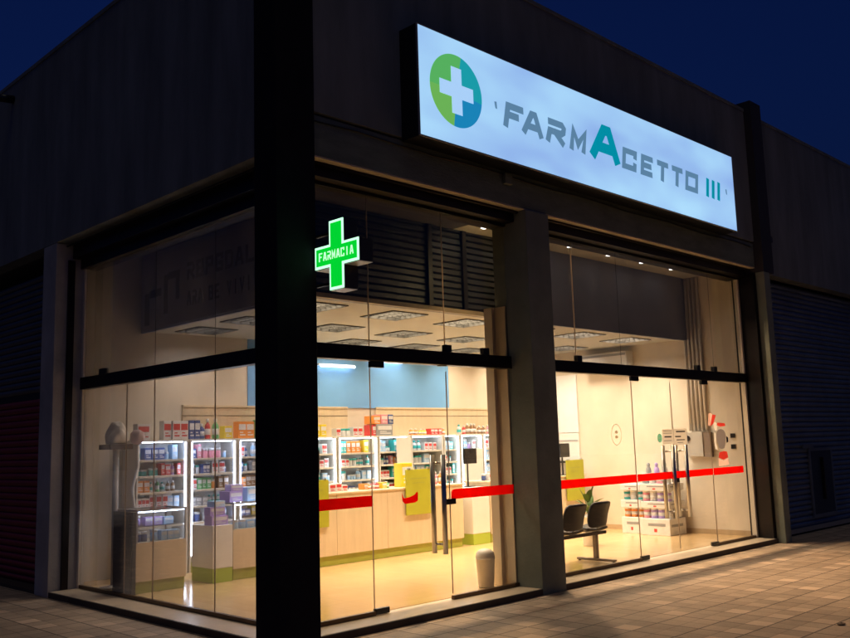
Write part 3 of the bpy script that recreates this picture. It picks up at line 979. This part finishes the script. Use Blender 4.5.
for ci, (a, b, l, s) in enumerate(cabs):
    for k, z in enumerate(LEV):
        if b > 3.4 and z < 0.9:
            continue
        if a < 1.5 and z < 0.9:
            continue
        if 2.5 < a < 3 and z < .6:
            continue
        hm = (LEV[k + 1] if k + 1 < len(LEV) else 1.74) - z - .03
        cols = rowcols[k] if b < 3.4 else (C2 if k % 2 else C1)
        if a < 1.5 and k == 5:
            cols = ['red', 'red', 'teal', 'lilac']
        if 4.2 < a < 4.3 and k == 6:
            cols = ['teal', 'orange', 'yellow', 'white']
        ordn = ['first', 'second', 'third', 'fourth', 'fifth', 'sixth', 'seventh']
        side = '%s shelf down, %s cabinet %s of column' % (ordn[6 - k], ordn[2 - ci] if b < 3.4 else ordn[ci - 3], 'left' if b < 3.4 else 'right')
        row(a + .045, b - .045, 4.62, z, hm, cols, side, wmin=.05, wmax=.10)
# goods on top of the cabinets
TOPZ = 1.77
row(1.08, 1.45, 4.62, TOPZ, .22, ['green', 'white', 'grey'], 'on top of the left shelf cabinets', kinds=('box',), wmin=.14, wmax=.24)
row(1.45, 2.10, 4.62, TOPZ, .30, ['grey', 'white', 'grey', 'navy', 'brown'], 'on top of the left shelf cabinets', kinds=('bottle', 'box'), wmin=.08, wmax=.12)
product('bottle', 'red', 2.12, 4.6, TOPZ, .09, .09, .27, 'on top of the left shelf cabinets')
product('bottle', 'green', 2.24, 4.6, TOPZ, .11, .11, .27, 'on top of the left shelf cabinets')
row(2.34, 2.60, 4.62, TOPZ, .2, ['yellow', 'orange'], 'on top of the left shelf cabinets', kinds=('box',))
row(2.55, 2.85, 4.62, TOPZ, .34, ['orange', 'red'], 'on top of the left shelf cabinets', kinds=('box',), wmin=.12, wmax=.2)
row(2.87, 3.20, 4.62, TOPZ, .30, ['navy', 'orange', 'green'], 'on top of the left shelf cabinets', kinds=('box',), wmin=.2, wmax=.3)
row(3.75, 4.22, 4.62, TOPZ, .26, ['yellow', 'yellow', 'orange'], 'on top of the right shelf cabinets', kinds=('box',), wmin=.10, wmax=.15)
row(4.30, 4.90, 4.62, TOPZ, .15, ['white', 'pink', 'brown', 'white'], 'on top of the right shelf cabinets', kinds=('box', 'jar'), wmin=.08, wmax=.12)
product('box', 'grey', 5.23, 4.62, TOPZ, .34, .25, .18, 'low in the stack on the right cabinet top')
product('box', 'orange', 5.08, 4.62, TOPZ + .18, .15, .22, .13, 'high in the stack on the right cabinet top')
product('box', 'pink', 5.24, 4.62, TOPZ + .18, .14, .22, .15, 'high in the stack on the right cabinet top')
product('box', 'navy', 5.375, 4.62, TOPZ + .18, .11, .22, .15, 'high in the stack on the right cabinet top')
product('box', 'red', 5.04, 4.62, TOPZ, .1, .2, .17, 'low in the stack on the right cabinet top')
row(5.85, 6.75, 4.62, TOPZ, .13, ['orange', 'red', 'orange', 'yellow'], 'on top of the right shelf cabinets', kinds=('bottle', 'box'), wmin=.07, wmax=.12)
row(7.0, 8.25, 4.62, TOPZ, .2, ['grey', 'pink', 'white', 'red', 'brown'], 'on top of the right shelf cabinets', kinds=('bottle', 'box'), wmin=.07, wmax=.12)

# ================================================================== COUNTERS
def low_counter(x0, x1, lab, zt=0.62, seams=()):
    t = thing('display_counter', ((x0 + x1) / 2, 3.62, .07), lab, 'counter')
    y0, y1 = 3.4, 3.86
    build('base', bx(x0, x1, y0, y1, .20, zt, WOOD), t)
    build('kick_board', bx(x0 + .01, x1 - .01, y0 + .02, y1 - .02, .071, .20, OLIVE), t)
    c = MB()
    for a in (x0, x1 - .018):
        for b in (y0, y1 - .018):
            c.box(a, a + .018, b, b + .018, zt + .001, .96, GREYP)
    c.box(x0, x1, y0, y0 + .018, .96, .98, GREYP).box(x0, x1, y1 - .018, y1, .96, .98, GREYP)
    c.box(x0, x0 + .018, y0 + .018, y1 - .018, .96, .98, GREYP).box(x1 - .018, x1, y0 + .018, y1 - .018, .96, .98, GREYP)
    fr = build('case_frame', c, t)
    build('case_glass', bx(x0 + .018, x1 - .018, y0 + .005, y0 + .011, zt + .002, .959, GL_CASE).box(x0 + .018, x1 - .018, y0 + .018, y1 - .018, .966, .972, GL_CASE), t)
    build('glass_shelf', bx(x0 + .019, x1 - .019, y0 + .05, y1 - .02, .785, .791, GL_CASE), t)
    build('led_strip', bx(x0 + .02, x1 - .02, y0 + .02, y0 + .032, .945, .957, LEDS), t)
    return t
low_counter(0.505, 1.12, 'beech counter with lit glass case beside the tall black panel, at left')
low_counter(1.75, 2.88, 'beech counter with lit glass case just left of the black column', 0.66)
W1 = 'in the glass case of the left counter'
row(.53, 1.1, 3.52, .622, .14, ['lilac', 'pale blue', 'red', 'white', 'navy'], W1, kinds=('box', 'jar'), wmin=.08, wmax=.16, dep=.1)
row(.53, 1.1, 3.56, .793, .13, ['pale blue', 'lilac', 'white', 'pale blue'], W1, kinds=('box', 'jar'), wmin=.08, wmax=.13, dep=.1)
W2 = 'in the glass case left of the column'
row(1.79, 2.86, 3.52, .662, .11, ['lilac', 'white', 'pale blue', 'white'], W2, kinds=('box', 'jar'), wmin=.09, wmax=.16, dep=.1)
W4 = 'on the glass case left of the column'
product('box', 'lilac', 1.86, 3.62, .98, .20, .2, .13, W4, .1)
product('box', 'lilac', 1.90, 3.62, 1.11, .16, .18, .08, W4, -.15)
product('box', 'pale blue', 2.12, 3.60, .98, .22, .2, .17, W4, .05)
product('box', 'pale blue', 2.36, 3.62, .98, .18, .16, .12, W4, -.1)
W5 = 'on the short white counter end'
product('box', 'lilac', 1.59, 3.52, .73, .23, .16, .11, W5, .04)
product('box', 'lilac', 1.58, 3.54, .84, .20, .16, .10, W5, -.08)
product('box', 'pale blue', 1.60, 3.54, .94, .16, .14, .07, W5, .1)
# white end posts
for a, b, zt, lab in ((1.46, 1.73, .73, 'short white counter end with green base left of the column'), (5.99, 6.38, .93, 'white counter end with lime base behind the open door pane')):
    t = thing('counter_end', ((a + b) / 2, 3.6, .07), lab, 'counter')
    build('panel', bx(a, b, 3.38, 3.86, .235, zt, LAM, bev=.004), t)
    build('kick_board', bx(a + .003, b - .003, 3.385, 3.855, .071, .235, mat('bright green kick', (0.38, 0.50, 0.05), 0.45, .05, 4)), t)
# tall service counter
t = thing('service_counter', (4.3, 3.65, .07), 'long pale wooden service counter with olive base behind the glass door', 'counter')
m = MB()
for a, b in ((2.9, 3.345), (3.35, 4.255), (4.26, 5.2), (5.205, 5.8)):
    m.box(a, b, 3.40, 3.42, .20, .985, WOOD)
m.box(2.9, 5.8, 3.42, 3.90, .20, .96, WOOD)
build('front_panel', m, t)
build('counter_top', bx(2.88, 5.82, 3.38, 3.95, .986, 1.01, WOOD, bev=.004), t)
build('kick_board', bx(2.92, 5.79, 3.43, 3.88, .071, .20, OLIVE), t)
t = thing('service_counter', (7.65, 3.65, .07), 'pale wooden service counter with olive base beside the white counter end at right', 'counter')
build('front_panel', MB().box(6.42, 7.6, 3.40, 3.9, .20, .985, WOOD).box(7.605, 8.95, 3.40, 3.9, .20, .985, WOOD), t)
build('counter_top', bx(6.40, 8.98, 3.38, 3.95, .986, 1.01, WOOD, bev=.004), t)
build('kick_board', bx(6.43, 8.94, 3.42, 3.88, .071, .20, OLIVE), t)
# lime panels standing against the counter fronts
for a, b, z0, z1, lab in ((2.75, 3.18, .58, 1.19, 'lime green panel beside the black column'), (4.58, 5.10, .62, 1.26, 'lime green panel left of the steel door handle'), (8.38, 8.88, .58, 1.27, 'lime green panel above the waiting chairs')):
    t = thing('counter_screen', ((a + b) / 2, 3.36, z0), lab + ' on the counter front', 'panel')
    build('panel', bx(a, b, 3.352, 3.372, z0, z1, LIME, bev=.003), t)
    build('print', MB().box(a + .08, b - .10, 3.349, 3.351, z1 - .14, z1 - .12, OLIVE).box(a + .12, b - .16, 3.349, 3.351, z1 - .2, z1 - .185, OLIVE), t)
    build('clip', MB().box(a + .05, a + .08, 3.340, 3.385, z1, z1 + .02, STEEL).box(b - .08, b - .05, 3.340, 3.385, z1, z1 + .02, STEEL), t)
# goods on the service counter
W3 = 'on the long service counter'
row(3.35, 3.75, 3.62, 1.01, .12, ['pale blue', 'white'], W3, kinds=('box', 'jar'), wmin=.08, wmax=.12)
row(3.95, 4.50, 3.62, 1.01, .12, ['yellow', 'red', 'green', 'pink', 'orange'], W3, kinds=('box', 'bottle'), wmin=.07, wmax=.1, runs=False)
product('box', 'yellow', 4.78, 3.62, 1.26 - .25, .22, .16, .34, W3)
row(5.12, 5.6, 3.62, 1.01, .2, ['orange', 'brown', 'pink'], W3, kinds=('bottle',), wmin=.07, wmax=.09)
row(6.5, 7.3, 3.62, 1.01, .12, ['white', 'navy', 'white'], 'on the right service counter', kinds=('jar', 'bottle', 'box'), wmin=.07, wmax=.1)

# screens
SCR = mat('dark screen', (0.02, 0.018, 0.018), 0.15, 0.1, 4)
def screen(x, y, z, w, h, lab, zb):
    t = thing('till_screen', (x, y, zb), lab, 'screen')
    build('bezel', bx(x - w / 2, x + w / 2, y, y + .03, z, z + h, BLACK, bev=.006), t)
    build('display', bx(x - w / 2 + .012, x + w / 2 - .012, y - .003, y, z + .012, z + h - .012, SCR), t)
    build('stand', MB().tube([(x, y + .03, z + h * .4), (x, y + .07, z + .02), (x, y + .07, zb + .012)], .014, BLACK).box(x - .09, x + .09, y, y + .15, zb, zb + .012, BLACK), t)
screen(3.02, 3.55, 1.28, .34, .30, 'dark till screen on the service counter beside the black column', 1.01)
screen(6.22, 3.60, 1.29, .30, .24, 'small black till screen on the white counter end', .93)
screen(8.56, 3.50, 1.32, .27, .24, 'grey till screen on the counter left of the cream wall', 1.01)
screen(2.72, 3.60, 1.06, .2, .26, 'dark till screen on the glass case left of the column', .98)
# white board on the side wall behind the right till
t = thing('notice_board', (9.07, 4.2, 1.2), 'white panel above the right counter, half hidden by the middle pillar', 'board')
build('board', bx(9.07, 9.098, 3.56, 4.84, 1.25, 1.74, LAM), t)
build('upper_board', bx(9.07, 9.098, 3.56, 4.84, 1.75, 2.79, mat('pale board', (.80, .80, .82), .4, .03, 3)), t)
build('trim_line', bx(9.062, 9.069, 3.58, 4.84, 1.60, 1.615, GREYP), t)
build('ledge', bx(8.95, 9.098, 3.54, 4.84, 1.21, 1.24, DARK), t)

# tall black side panel and display stand at the left end
build('side_cabinet', MB().box(0.452, 0.50, 3.39, 3.85, 0.07, 0.962, BLACK, bev=.004).box(0.447, .452, 3.41, 3.83, .12, .93, SCR), label='black upright panel closing the end of the left counter', cat='panel')
t = thing('display_stand', (0.75, 4.05, .07), 'slim tall post stand with brown tray near the side window', 'stand')
GB = mat('taupe board', (.50, .46, .42), .6, .2, 3)
build('body', MB().tube([(.615, 4.15, .09), (.615, 4.15, 1.66)], .035, GB, 14).lathe([(.16, 0), (.16, .012), (.05, .03)], (.615, 4.15, .07), GB, 24), t)
build('top_tray', bx(.47, .76, 4.0, 4.3, 1.66, 1.72, mat('brown tray', (.10, .07, .06), .6, .2, 3), bev=.008), t)
b = bmesh.new(); bmesh.ops.create_icosphere(b, subdivisions=4, radius=1)
for v in b.verts:
    p = v.co
    k = 1 + .06 * math.sin(6 * p.x + 2) * math.sin(5 * p.z) + .04 * math.sin(13 * p.y + 7 * p.z)
    v.co = Vector((p.x * .13 * k * (1 - .25 * max(p.z, 0)), p.y * .13 * k, max(p.z, -.5) * .18 * k + .09))
m = MB(); m.merge(b, mat('off white cloth', (.82, .78, .72), .9, .15, 12, bump=.5), Matrix.Translation((.62, 4.15, 1.722)), True)
build('bundle', m, label='pale round cloth bundle on top of the slim stand', cat='bundle')
b = bmesh.new(); bmesh.ops.create_icosphere(b, subdivisions=3, radius=1)
for v in b.verts:
    p = v.co
    k = 1 + .08 * math.sin(9 * p.x) * math.sin(8 * p.z + 1)
    v.co = Vector((p.x * .09 * k, p.y * .085 * k, p.z * .09 * k))
m = MB(); m.merge(b, mat('dusty pink cloth', (.55, .42, .42), .9, .15, 12, bump=.5), Matrix.Translation((.86, 4.1, 1.80)), True)
m.tube([(.86, 4.1, 1.72), (.87, 4.1, 1.45), (.80, 4.1, 1.2), (.83, 4.1, .95), (.88, 4.1, .07)], .022, LAM, 8)
build('balloon', m, label='dusty pink ball on a thin white stem beside the pale bundle', cat='ball')

# ================================================================== WAITING AREA
t = thing('waiting_bench', (5.0, .77, .07), 'beam bench with black shell seats turned away behind the glass', 'bench')
build('beam', MB().box(4.2, 5.66, .745, .795, .40, .44, DARK, bev=.004), t)
for x in (4.35, 5.44):
    l = MB().box(x - .03, x + .03, .745, .795, .11, .40, mat('leg paint', (.20, .16, .12), .4, .1, 5, metal=.4), bev=.004)
    l.box(x - .03, x + .03, .48, 1.06, .08, .11, MATS['leg paint'], bev=.008)
    l.lathe([(.02, 0), (.02, .012)], (x, .51, .07), BLACK, 10).lathe([(.02, 0), (.02, .012)], (x, 1.03, .07), BLACK, 10)
    build('leg', l, t)
SEATM = mat('black upholstery', (.022, .018, .016), .42, .15, 20, bump=.1)
def grid_shell(fn, nu, nv, th, m):
    mb = MB(); i = mb.mi(m)
    F = [[Vector(fn(u / nu, v / nv)) for v in range(nv + 1)] for u in range(nu + 1)]
    def nrm(u, v):
        a = F[min(u + 1, nu)][v] - F[max(u - 1, 0)][v]; b = F[u][min(v + 1, nv)] - F[u][max(v - 1, 0)]
        return a.cross(b).normalized()
    A = [[mb.bm.verts.new(F[u][v] + nrm(u, v) * th / 2) for v in range(nv + 1)] for u in range(nu + 1)]
    Bv = [[mb.bm.verts.new(F[u][v] - nrm(u, v) * th / 2) for v in range(nv + 1)] for u in range(nu + 1)]
    fs = []
    for u in range(nu):
        for v in range(nv):
            fs.append(mb.bm.faces.new((A[u][v], A[u + 1][v], A[u + 1][v + 1], A[u][v + 1])))
            fs.append(mb.bm.faces.new((Bv[u][v], Bv[u][v + 1], Bv[u + 1][v + 1], Bv[u + 1][v])))
    for u in range(nu):
        for v in (0, nv):
            fs.append(mb.bm.faces.new((A[u][v], A[u + 1][v], Bv[u + 1][v], Bv[u][v])))
    for v in range(nv):
        for u in (0, nu):
            fs.append(mb.bm.faces.new((A[u][v], A[u][v + 1], Bv[u][v + 1], Bv[u][v])))
    for f in fs:
        f.smooth = True; f.material_index = i
    return mb
for xc in (4.39, 4.92, 5.44):
    def backf(u, v, xc=xc):
        s = (u - .5) * 2
        w = .215 * (1 - .10 * (2 * v - 1) ** 4 - .06 * (1 - v))
        rnd = .022 * (abs(s) ** 9)
        z = .50 + v * .32 - rnd * (1 if v > .5 else -1) * abs(2 * v - 1)
        return (xc + s * w, .69 - .08 * v + .045 * s * s + .02 * math.sin(v * 3), z)
    def seatf(u, v, xc=xc):
        s = (u - .5) * 2
        return (xc + s * .21 * (1 - .08 * v ** 6), .72 + v * .40, .465 + .02 * s * s + .02 * math.sin(v * 3.1) - .03 * max(0, v - .85) * 6)
    bk = build('backrest', grid_shell(backf, 14, 12, .03, SEATM), t)
    build('seat', grid_shell(seatf, 12, 12, .03, SEATM), t)
    build('seat_bracket', MB().tube([(xc, .70, .60), (xc, .715, .50), (xc, .77, .45), (xc, .90, .455)], .014, STEEL).box(xc - .15, xc + .15, .80, .95, .442, .45, STEEL), t)

# waste bin
t = thing('waste_bin', (3.10, .57, .07), 'small cream swing top waste bin on the floor behind the glass', 'bin')
BINM = mat('cream plastic', (.80, .76, .66), .4, .05, 6)
build('body', MB().lathe([(.082, 0), (.085, .01), (.102, .29), (.108, .295), (.108, .305)], (3.10, .57, .07), BINM, 28), t)
build('lid', MB().lathe([(.104, .305), (.104, .32), (.096, .36), (.072, .388), (.04, .40), (.01, .404)], (3.10, .57, .07), BINM, 28), t)

# potted plant behind the bench
t = thing('potted_plant', (6.3, 1.75, .07), 'green broad leaved plant in a tall white pot behind the bench', 'plant')
PX, PY = 6.85, 1.85
t.location = (PX, PY, .07); ORIG[t.name] = Vector((PX, PY, .07))
build('pot', MB().lathe([(.10, 0), (.105, .01), (.14, .40), (.15, .41), (.15, .44), (.13, .44), (.125, .40)], (PX, PY, .07), LAM, 24), t)
build('soil', MB().lathe([(.122, .38), (.122, .40)], (PX, PY, .07), mat('soil', (.04, .025, .015), .9, .3, 30), 20), t)
LEAF = mat('leaf green', (.10, .17, .035), .45, .35, 9)
lf = MB(); st = MB()
for i in range(15):
    a = i * 2.4 + random.uniform(-.3, .3)
    el = random.uniform(.35, 1.35)
    L0 = random.uniform(.20, .34)
    base = Vector((PX, PY, .46))
    z_st = random.uniform(.06, .26)
    p1 = base + Vector((.03 * math.cos(a), .03 * math.sin(a), z_st))
    st.tube([base, base + Vector((.012 * math.cos(a), .012 * math.sin(a), z_st * .6)), p1], .005, LEAF, 6)
    d = Vector((math.cos(a) * math.cos(el), math.sin(a) * math.cos(el), math.sin(el)))
    side = Vector((-math.sin(a), math.cos(a), 0))
    up = side.cross(d)
    prev = None
    mi_ = lf.mi(LEAF)
    for k in range(9):
        s = k / 8
        w = .048 * math.sin(math.pi * min(1, s * .93 + .05)) ** .8
        c = p1 + d * (L0 * s) + Vector((0, 0, -.18 * L0 * s * s))
        cur = [lf.bm.verts.new(c - side * w + up * w * -.3), lf.bm.verts.new(c), lf.bm.verts.new(c + side * w + up * w * -.3)]
        if prev:
            for j in (0, 1):
                f = lf.bm.faces.new((prev[j], prev[j + 1], cur[j + 1], cur[j])); f.material_index = mi_; f.smooth = True
        prev = cur
build('leaves', lf, t); build('stems', st, t)

# goods stacked by the side wall
def tub(x, y, z, r, h, colour, lab, grp):
    m = MB().lathe([(r * .94, 0), (r, .01), (r, h * .82), (r * .96, h * .84)], (x, y, z), PM[colour], 18)
    m.lathe([(r * 1.03, h * .84), (r * 1.03, h * .97), (r * .98, h)], (x, y, z), PM['white'], 18)
    m.lathe([(r * 1.005, h * .25), (r * 1.005, h * .6)], (x, y, z), PM['white'], 18)
    build('milk_powder_tin', m, label=lab, cat='tin', group=grp)
def carton(x0, x1, y0, y1, z0, z1, lab, col='white', stripe='grey', grp=None):
    m = MB().box(x0, x1, y0, y1, z0, z1, PM[col], bev=.006)
    h = z1 - z0; w = y1 - y0
    m.box(x0 - .002, x0, y0 + w * .15, y1 - w * .25, z0 + h * .55, z0 + h * .72, PM[stripe])
    m.box(x0 - .002, x0, y0 + w * .45, y1 - w * .45, z0 + h * .2, z0 + h * .4, PM['red'])
    m.box(x0 + .05, x1 - .1, y0 - .002, y0, z0 + h * .5, z0 + h * .66, PM[stripe])
    build('carton', m, label=lab, cat='box', group=grp)
GX = (8.58, 9.02)
carton(8.62, 9.02, 2.08, 2.46, .07, .33, 'white carton on the floor, bottom of the left stack by the cream wall')
carton(8.50, 9.00, 1.50, 2.02, .07, .33, 'large white carton on the floor, bottom of the right stack by the wall')
TG = 'tins stacked between cartons by the cream wall'
for z, cs in ((.33, ['orange', 'orange', 'orange']), (.61, ['teal', 'white', 'teal'])):
    for k, c in enumerate(cs):
        tub(8.74, 2.15 + k * .125, z, .058, .15, c, '%s tin, %s tier, left stack by the cream wall' % (c, 'lower' if z < .5 else 'upper'), c + ' ' + TG + ' at left')
for z, cs in ((.33, ['white', 'lilac', 'lilac', 'pink']), (.60, ['lilac', 'lilac', 'white', 'pink']), (.88, ['white', 'pink', 'white', 'grey'])):
    for k, c in enumerate(cs):
        tub(8.62, 1.57 + k * .13, z, .058, .16, c, '%s tin, %s tier, right stack by the cream wall' % (c, 'lower' if z < .5 else 'middle' if z < .8 else 'top'), c + ' ' + TG + ' at right')
carton(8.62, 9.02, 2.09, 2.46, .482, .608, 'thin white carton between the tins of the left stack')
carton(8.62, 9.02, 2.09, 2.46, .762, .86, 'topmost thin white carton of the left stack')
carton(8.52, 9.0, 1.50, 2.02, .492, .598, 'lower thin white carton between the tins of the right stack')
carton(8.52, 9.0, 1.50, 2.02, .762, .878, 'upper thin white carton between the tins of the right stack')
for k in range(3):
    build('toy_figure', MB().lathe([(.035, 0), (.045, .02), (.04, .08), (.02, .10), (.028, .12), (.028, .15), (.01, .165)], (8.66, 1.62 + k * .15, 1.042), PM[['white', 'lilac', 'grey'][k]], 12),
          label='small %s figurine shaped bottle on top of the right stack' % ['white', 'lilac', 'grey'][k], cat='bottle')

# side wall fittings
t = thing('meter_box', (9.0, 1.2, 1.3), 'grey metal electricity box on the cream wall under the pipes', 'box')
build('enclosure', bx(8.985, 9.1, 1.10, 1.40, 1.29, 1.68, mat('pale grey enclosure', (.5, .47, .43), .45, .05, 4), bev=.006), t)
build('side_panel', bx(9.0, 9.1, .985, 1.098, 1.28, 1.67, mat('brown side', (.25, .19, .15), .5, .1, 4)), t)
build('dial', MB().lathe([(.045, 0), (.045, .012)], (8.972, 1.36, 1.58), DARK, 20, axis='x'), t)
for k in range(5):
    y = 1.06 + k * .07
    build('conduit', MB().tube([(9.065, y, 1.70), (9.065, y, 4.19)], .022, mat('pale conduit', (.74, .71, .68), .5, .1, 4), 12), label='vertical grey conduit on the cream wall above the meter box', cat='pipe', group='parallel conduits on the cream wall')
build('curtain_rail', bx(9.04, 9.099, .45, 1.0, 4.12, 4.17, LAM), label='short white rail high on the side wall', cat='rail') if False else None
t = thing('air_conditioner', (9.0, 2.8, 2.80), 'long white wall air conditioner seen through the upper glass', 'air conditioner')
build('casing', bx(8.88, 9.099, 2.35, 3.30, 2.80, 3.10, LAM, bev=.02), t)
build('vent', bx(8.872, 8.88, 2.40, 3.25, 2.83, 2.87, GREYP), t)
build('trim', bx(8.872, 8.88, 2.37, 3.28, 3.03, 3.07, GREYP), t)
for z in (1.40, 1.57):
    build('wall_switch', MB().box(9.085, 9.1, .60, .68, z, z + .07, BLACK, bev=.004).box(9.078, 9.085, .62, .66, z + .015, z + .055, DARK), label='small black wall plate, %s of two beside the right glass edge' % ('lower' if z < 1.5 else 'upper'), cat='switch')

# papers and stickers on the glass
PAP = vinyl('white paper', (.9, .86, .80), .75)
INK = mat('black print', (.03, .025, .02), .6, .05, 5)
t = thing('hours_notice', (6.8, .318, 1.52), 'white notice with black lines stuck above the door handles', 'notice')
build('sheet', MB().box(6.47, 6.755, .3225, .3235, 1.52, 1.715, PAP).box(6.765, 7.12, .3225, .3235, 1.50, 1.72, PAP), t)
m = MB()
for a, b, z, h in ((6.52, 6.70, 1.605, .018), (6.80, 6.95, 1.605, .018), (6.83, 7.07, 1.672, .02), (6.83, 7.05, 1.562, .013), (6.50, 6.72, 1.66, .006), (6.50, 6.72, 1.69, .006), (6.50, 6.7, 1.56, .006), (6.85, 7.0, 1.53, .006)):
    m.box(a, b, .3205, .3222, z, z + h, INK)
build('print', m, t)
m = MB().lathe([(.06, 0), (.06, .002)], (6.40, .321, 1.60), vinyl('mint sticker', (.45, .75, .62), .8), 20, axis='y')
m.box(6.375, 6.425, .3185, .3205, 1.592, 1.606, PAP).box(6.393, 6.407, .3185, .3205, 1.57, 1.63, PAP) if False else None
m.box(6.37, 6.43, .3185, .3205, 1.593, 1.607, PAP)
build('round_sticker', m, label='small round mint sticker on the door glass beside the notice', cat='sticker')
# festive paper decoration (red, white and grey patches)
t = thing('paper_decoration', (8.0, .33, 1.2), 'red white and grey paper cut out stuck on the right fixed pane', 'decoration')
fg = lambda u, v, t_: (u, .3235 - t_, v)
DG = vinyl('grey paper', (.50, .46, .45), .8)
DP = vinyl('faded red paper', (.85, .22, .18), .8)
def blob(cx, cz, a, b, n=20, ph=0, k=.12):
    return [(cx + a * math.cos(2 * math.pi * i / n) * (1 + k * math.sin(3 * 2 * math.pi * i / n + ph)), cz + b * math.sin(2 * math.pi * i / n) * (1 + k * math.cos(2 * 2 * math.pi * i / n + ph))) for i in range(n)]
WP = vinyl('white fleece paper', (.93, .90, .86), .85)
PK = vinyl('pale pink paper', (.92, .72, .66), .9)
def pt(poly, m, lab):
    build('patch', MB().prism(poly, fg, 0, .0012, m), t, label=lab)
pt([(7.74, 1.76), (7.77, 1.93), (7.83, 1.94), (7.88, 1.92), (7.80, 1.75)], PK, 'pink corner patch')
pt([(7.80, 1.74), (7.885, 1.918), (7.99, 1.91), (7.90, 1.79)], DP, 'red corner patch')
pt(blob(7.95, 1.745, .05, .07), WP, 'white patch')
pt([(7.99, 1.76), (8.02, 1.80), (8.24, 1.79), (8.25, 1.75), (8.10, 1.74)], DP, 'narrow red patch')
pt(blob(8.10, 1.56, .14, .165), DG, 'grey patch')
pt([(7.90, 1.66), (7.945, 1.64), (7.94, 1.50), (7.98, 1.40), (7.90, 1.42), (7.88, 1.52)], WP, 'white side strip')
pt([(8.255, 1.60), (8.31, 1.58), (8.31, 1.52), (8.255, 1.50)], INK, 'black patch')
pt([(7.98, 1.30), (8.02, 1.37), (8.16, 1.385), (8.25, 1.37), (8.27, 1.29), (8.12, 1.255)], DP, 'red lower patch')
pt([(7.97, 1.17), (7.98, 1.285), (8.12, 1.24), (8.27, 1.28), (8.28, 1.18)], PK, 'pale lower patch')
# faint ring sticker
m = MB()
ring = [(5.38 + .11 * math.cos(a / 24 * 2 * math.pi), 1.66 + .13 * math.sin(a / 24 * 2 * math.pi)) for a in range(25)]
add_stroke(m, ring, .007, fg, 0, .001, vinyl('frosted film', (.75, .66, .55), .8))
m.prism(blob(5.38, 1.69, .035, .02, k=0), fg, 0, .001, MATS['frosted film']); m.prism(blob(5.38, 1.63, .035, .02, k=0), fg, 0, .001, MATS['frosted film'])
build('frosted_emblem', m, label='faint round frosted emblem on the tall fixed pane', cat='sticker')
# leaf on the pavement
m = MB().prism([(0, 0), (.05, .03), (.10, .01), (.13, .04), (.11, -.02), (.05, -.03)], lambda u, v, t_: (3.55 + u, -2.95 + v, .004 + t_ + .1 * abs(v)), 0, .003, mat('dead leaf', (.06, .03, .015), .8, .3, 20))
build('dead_leaf', m, label='small dark dead leaf lying on the pavement', cat='leaf')

# tell apart the repeats that still share a label: by their order from the left
by = {}
for o in COL.objects:
    if o.parent is None and 'label' in o:
        by.setdefault(o['label'], []).append(o)
NUM = ['first', 'second', 'third', 'fourth', 'fifth', 'sixth', 'seventh', 'eighth', 'ninth', 'tenth', 'eleventh', 'twelfth']
for lab, os_ in by.items():
    if len(os_) > 1:
        os_.sort(key=lambda o: (o.location.x - o.location.y * 0.4))
        for i, o in enumerate(os_[:12]):
            o['label'] = '%s from left, %s' % (NUM[i], lab)
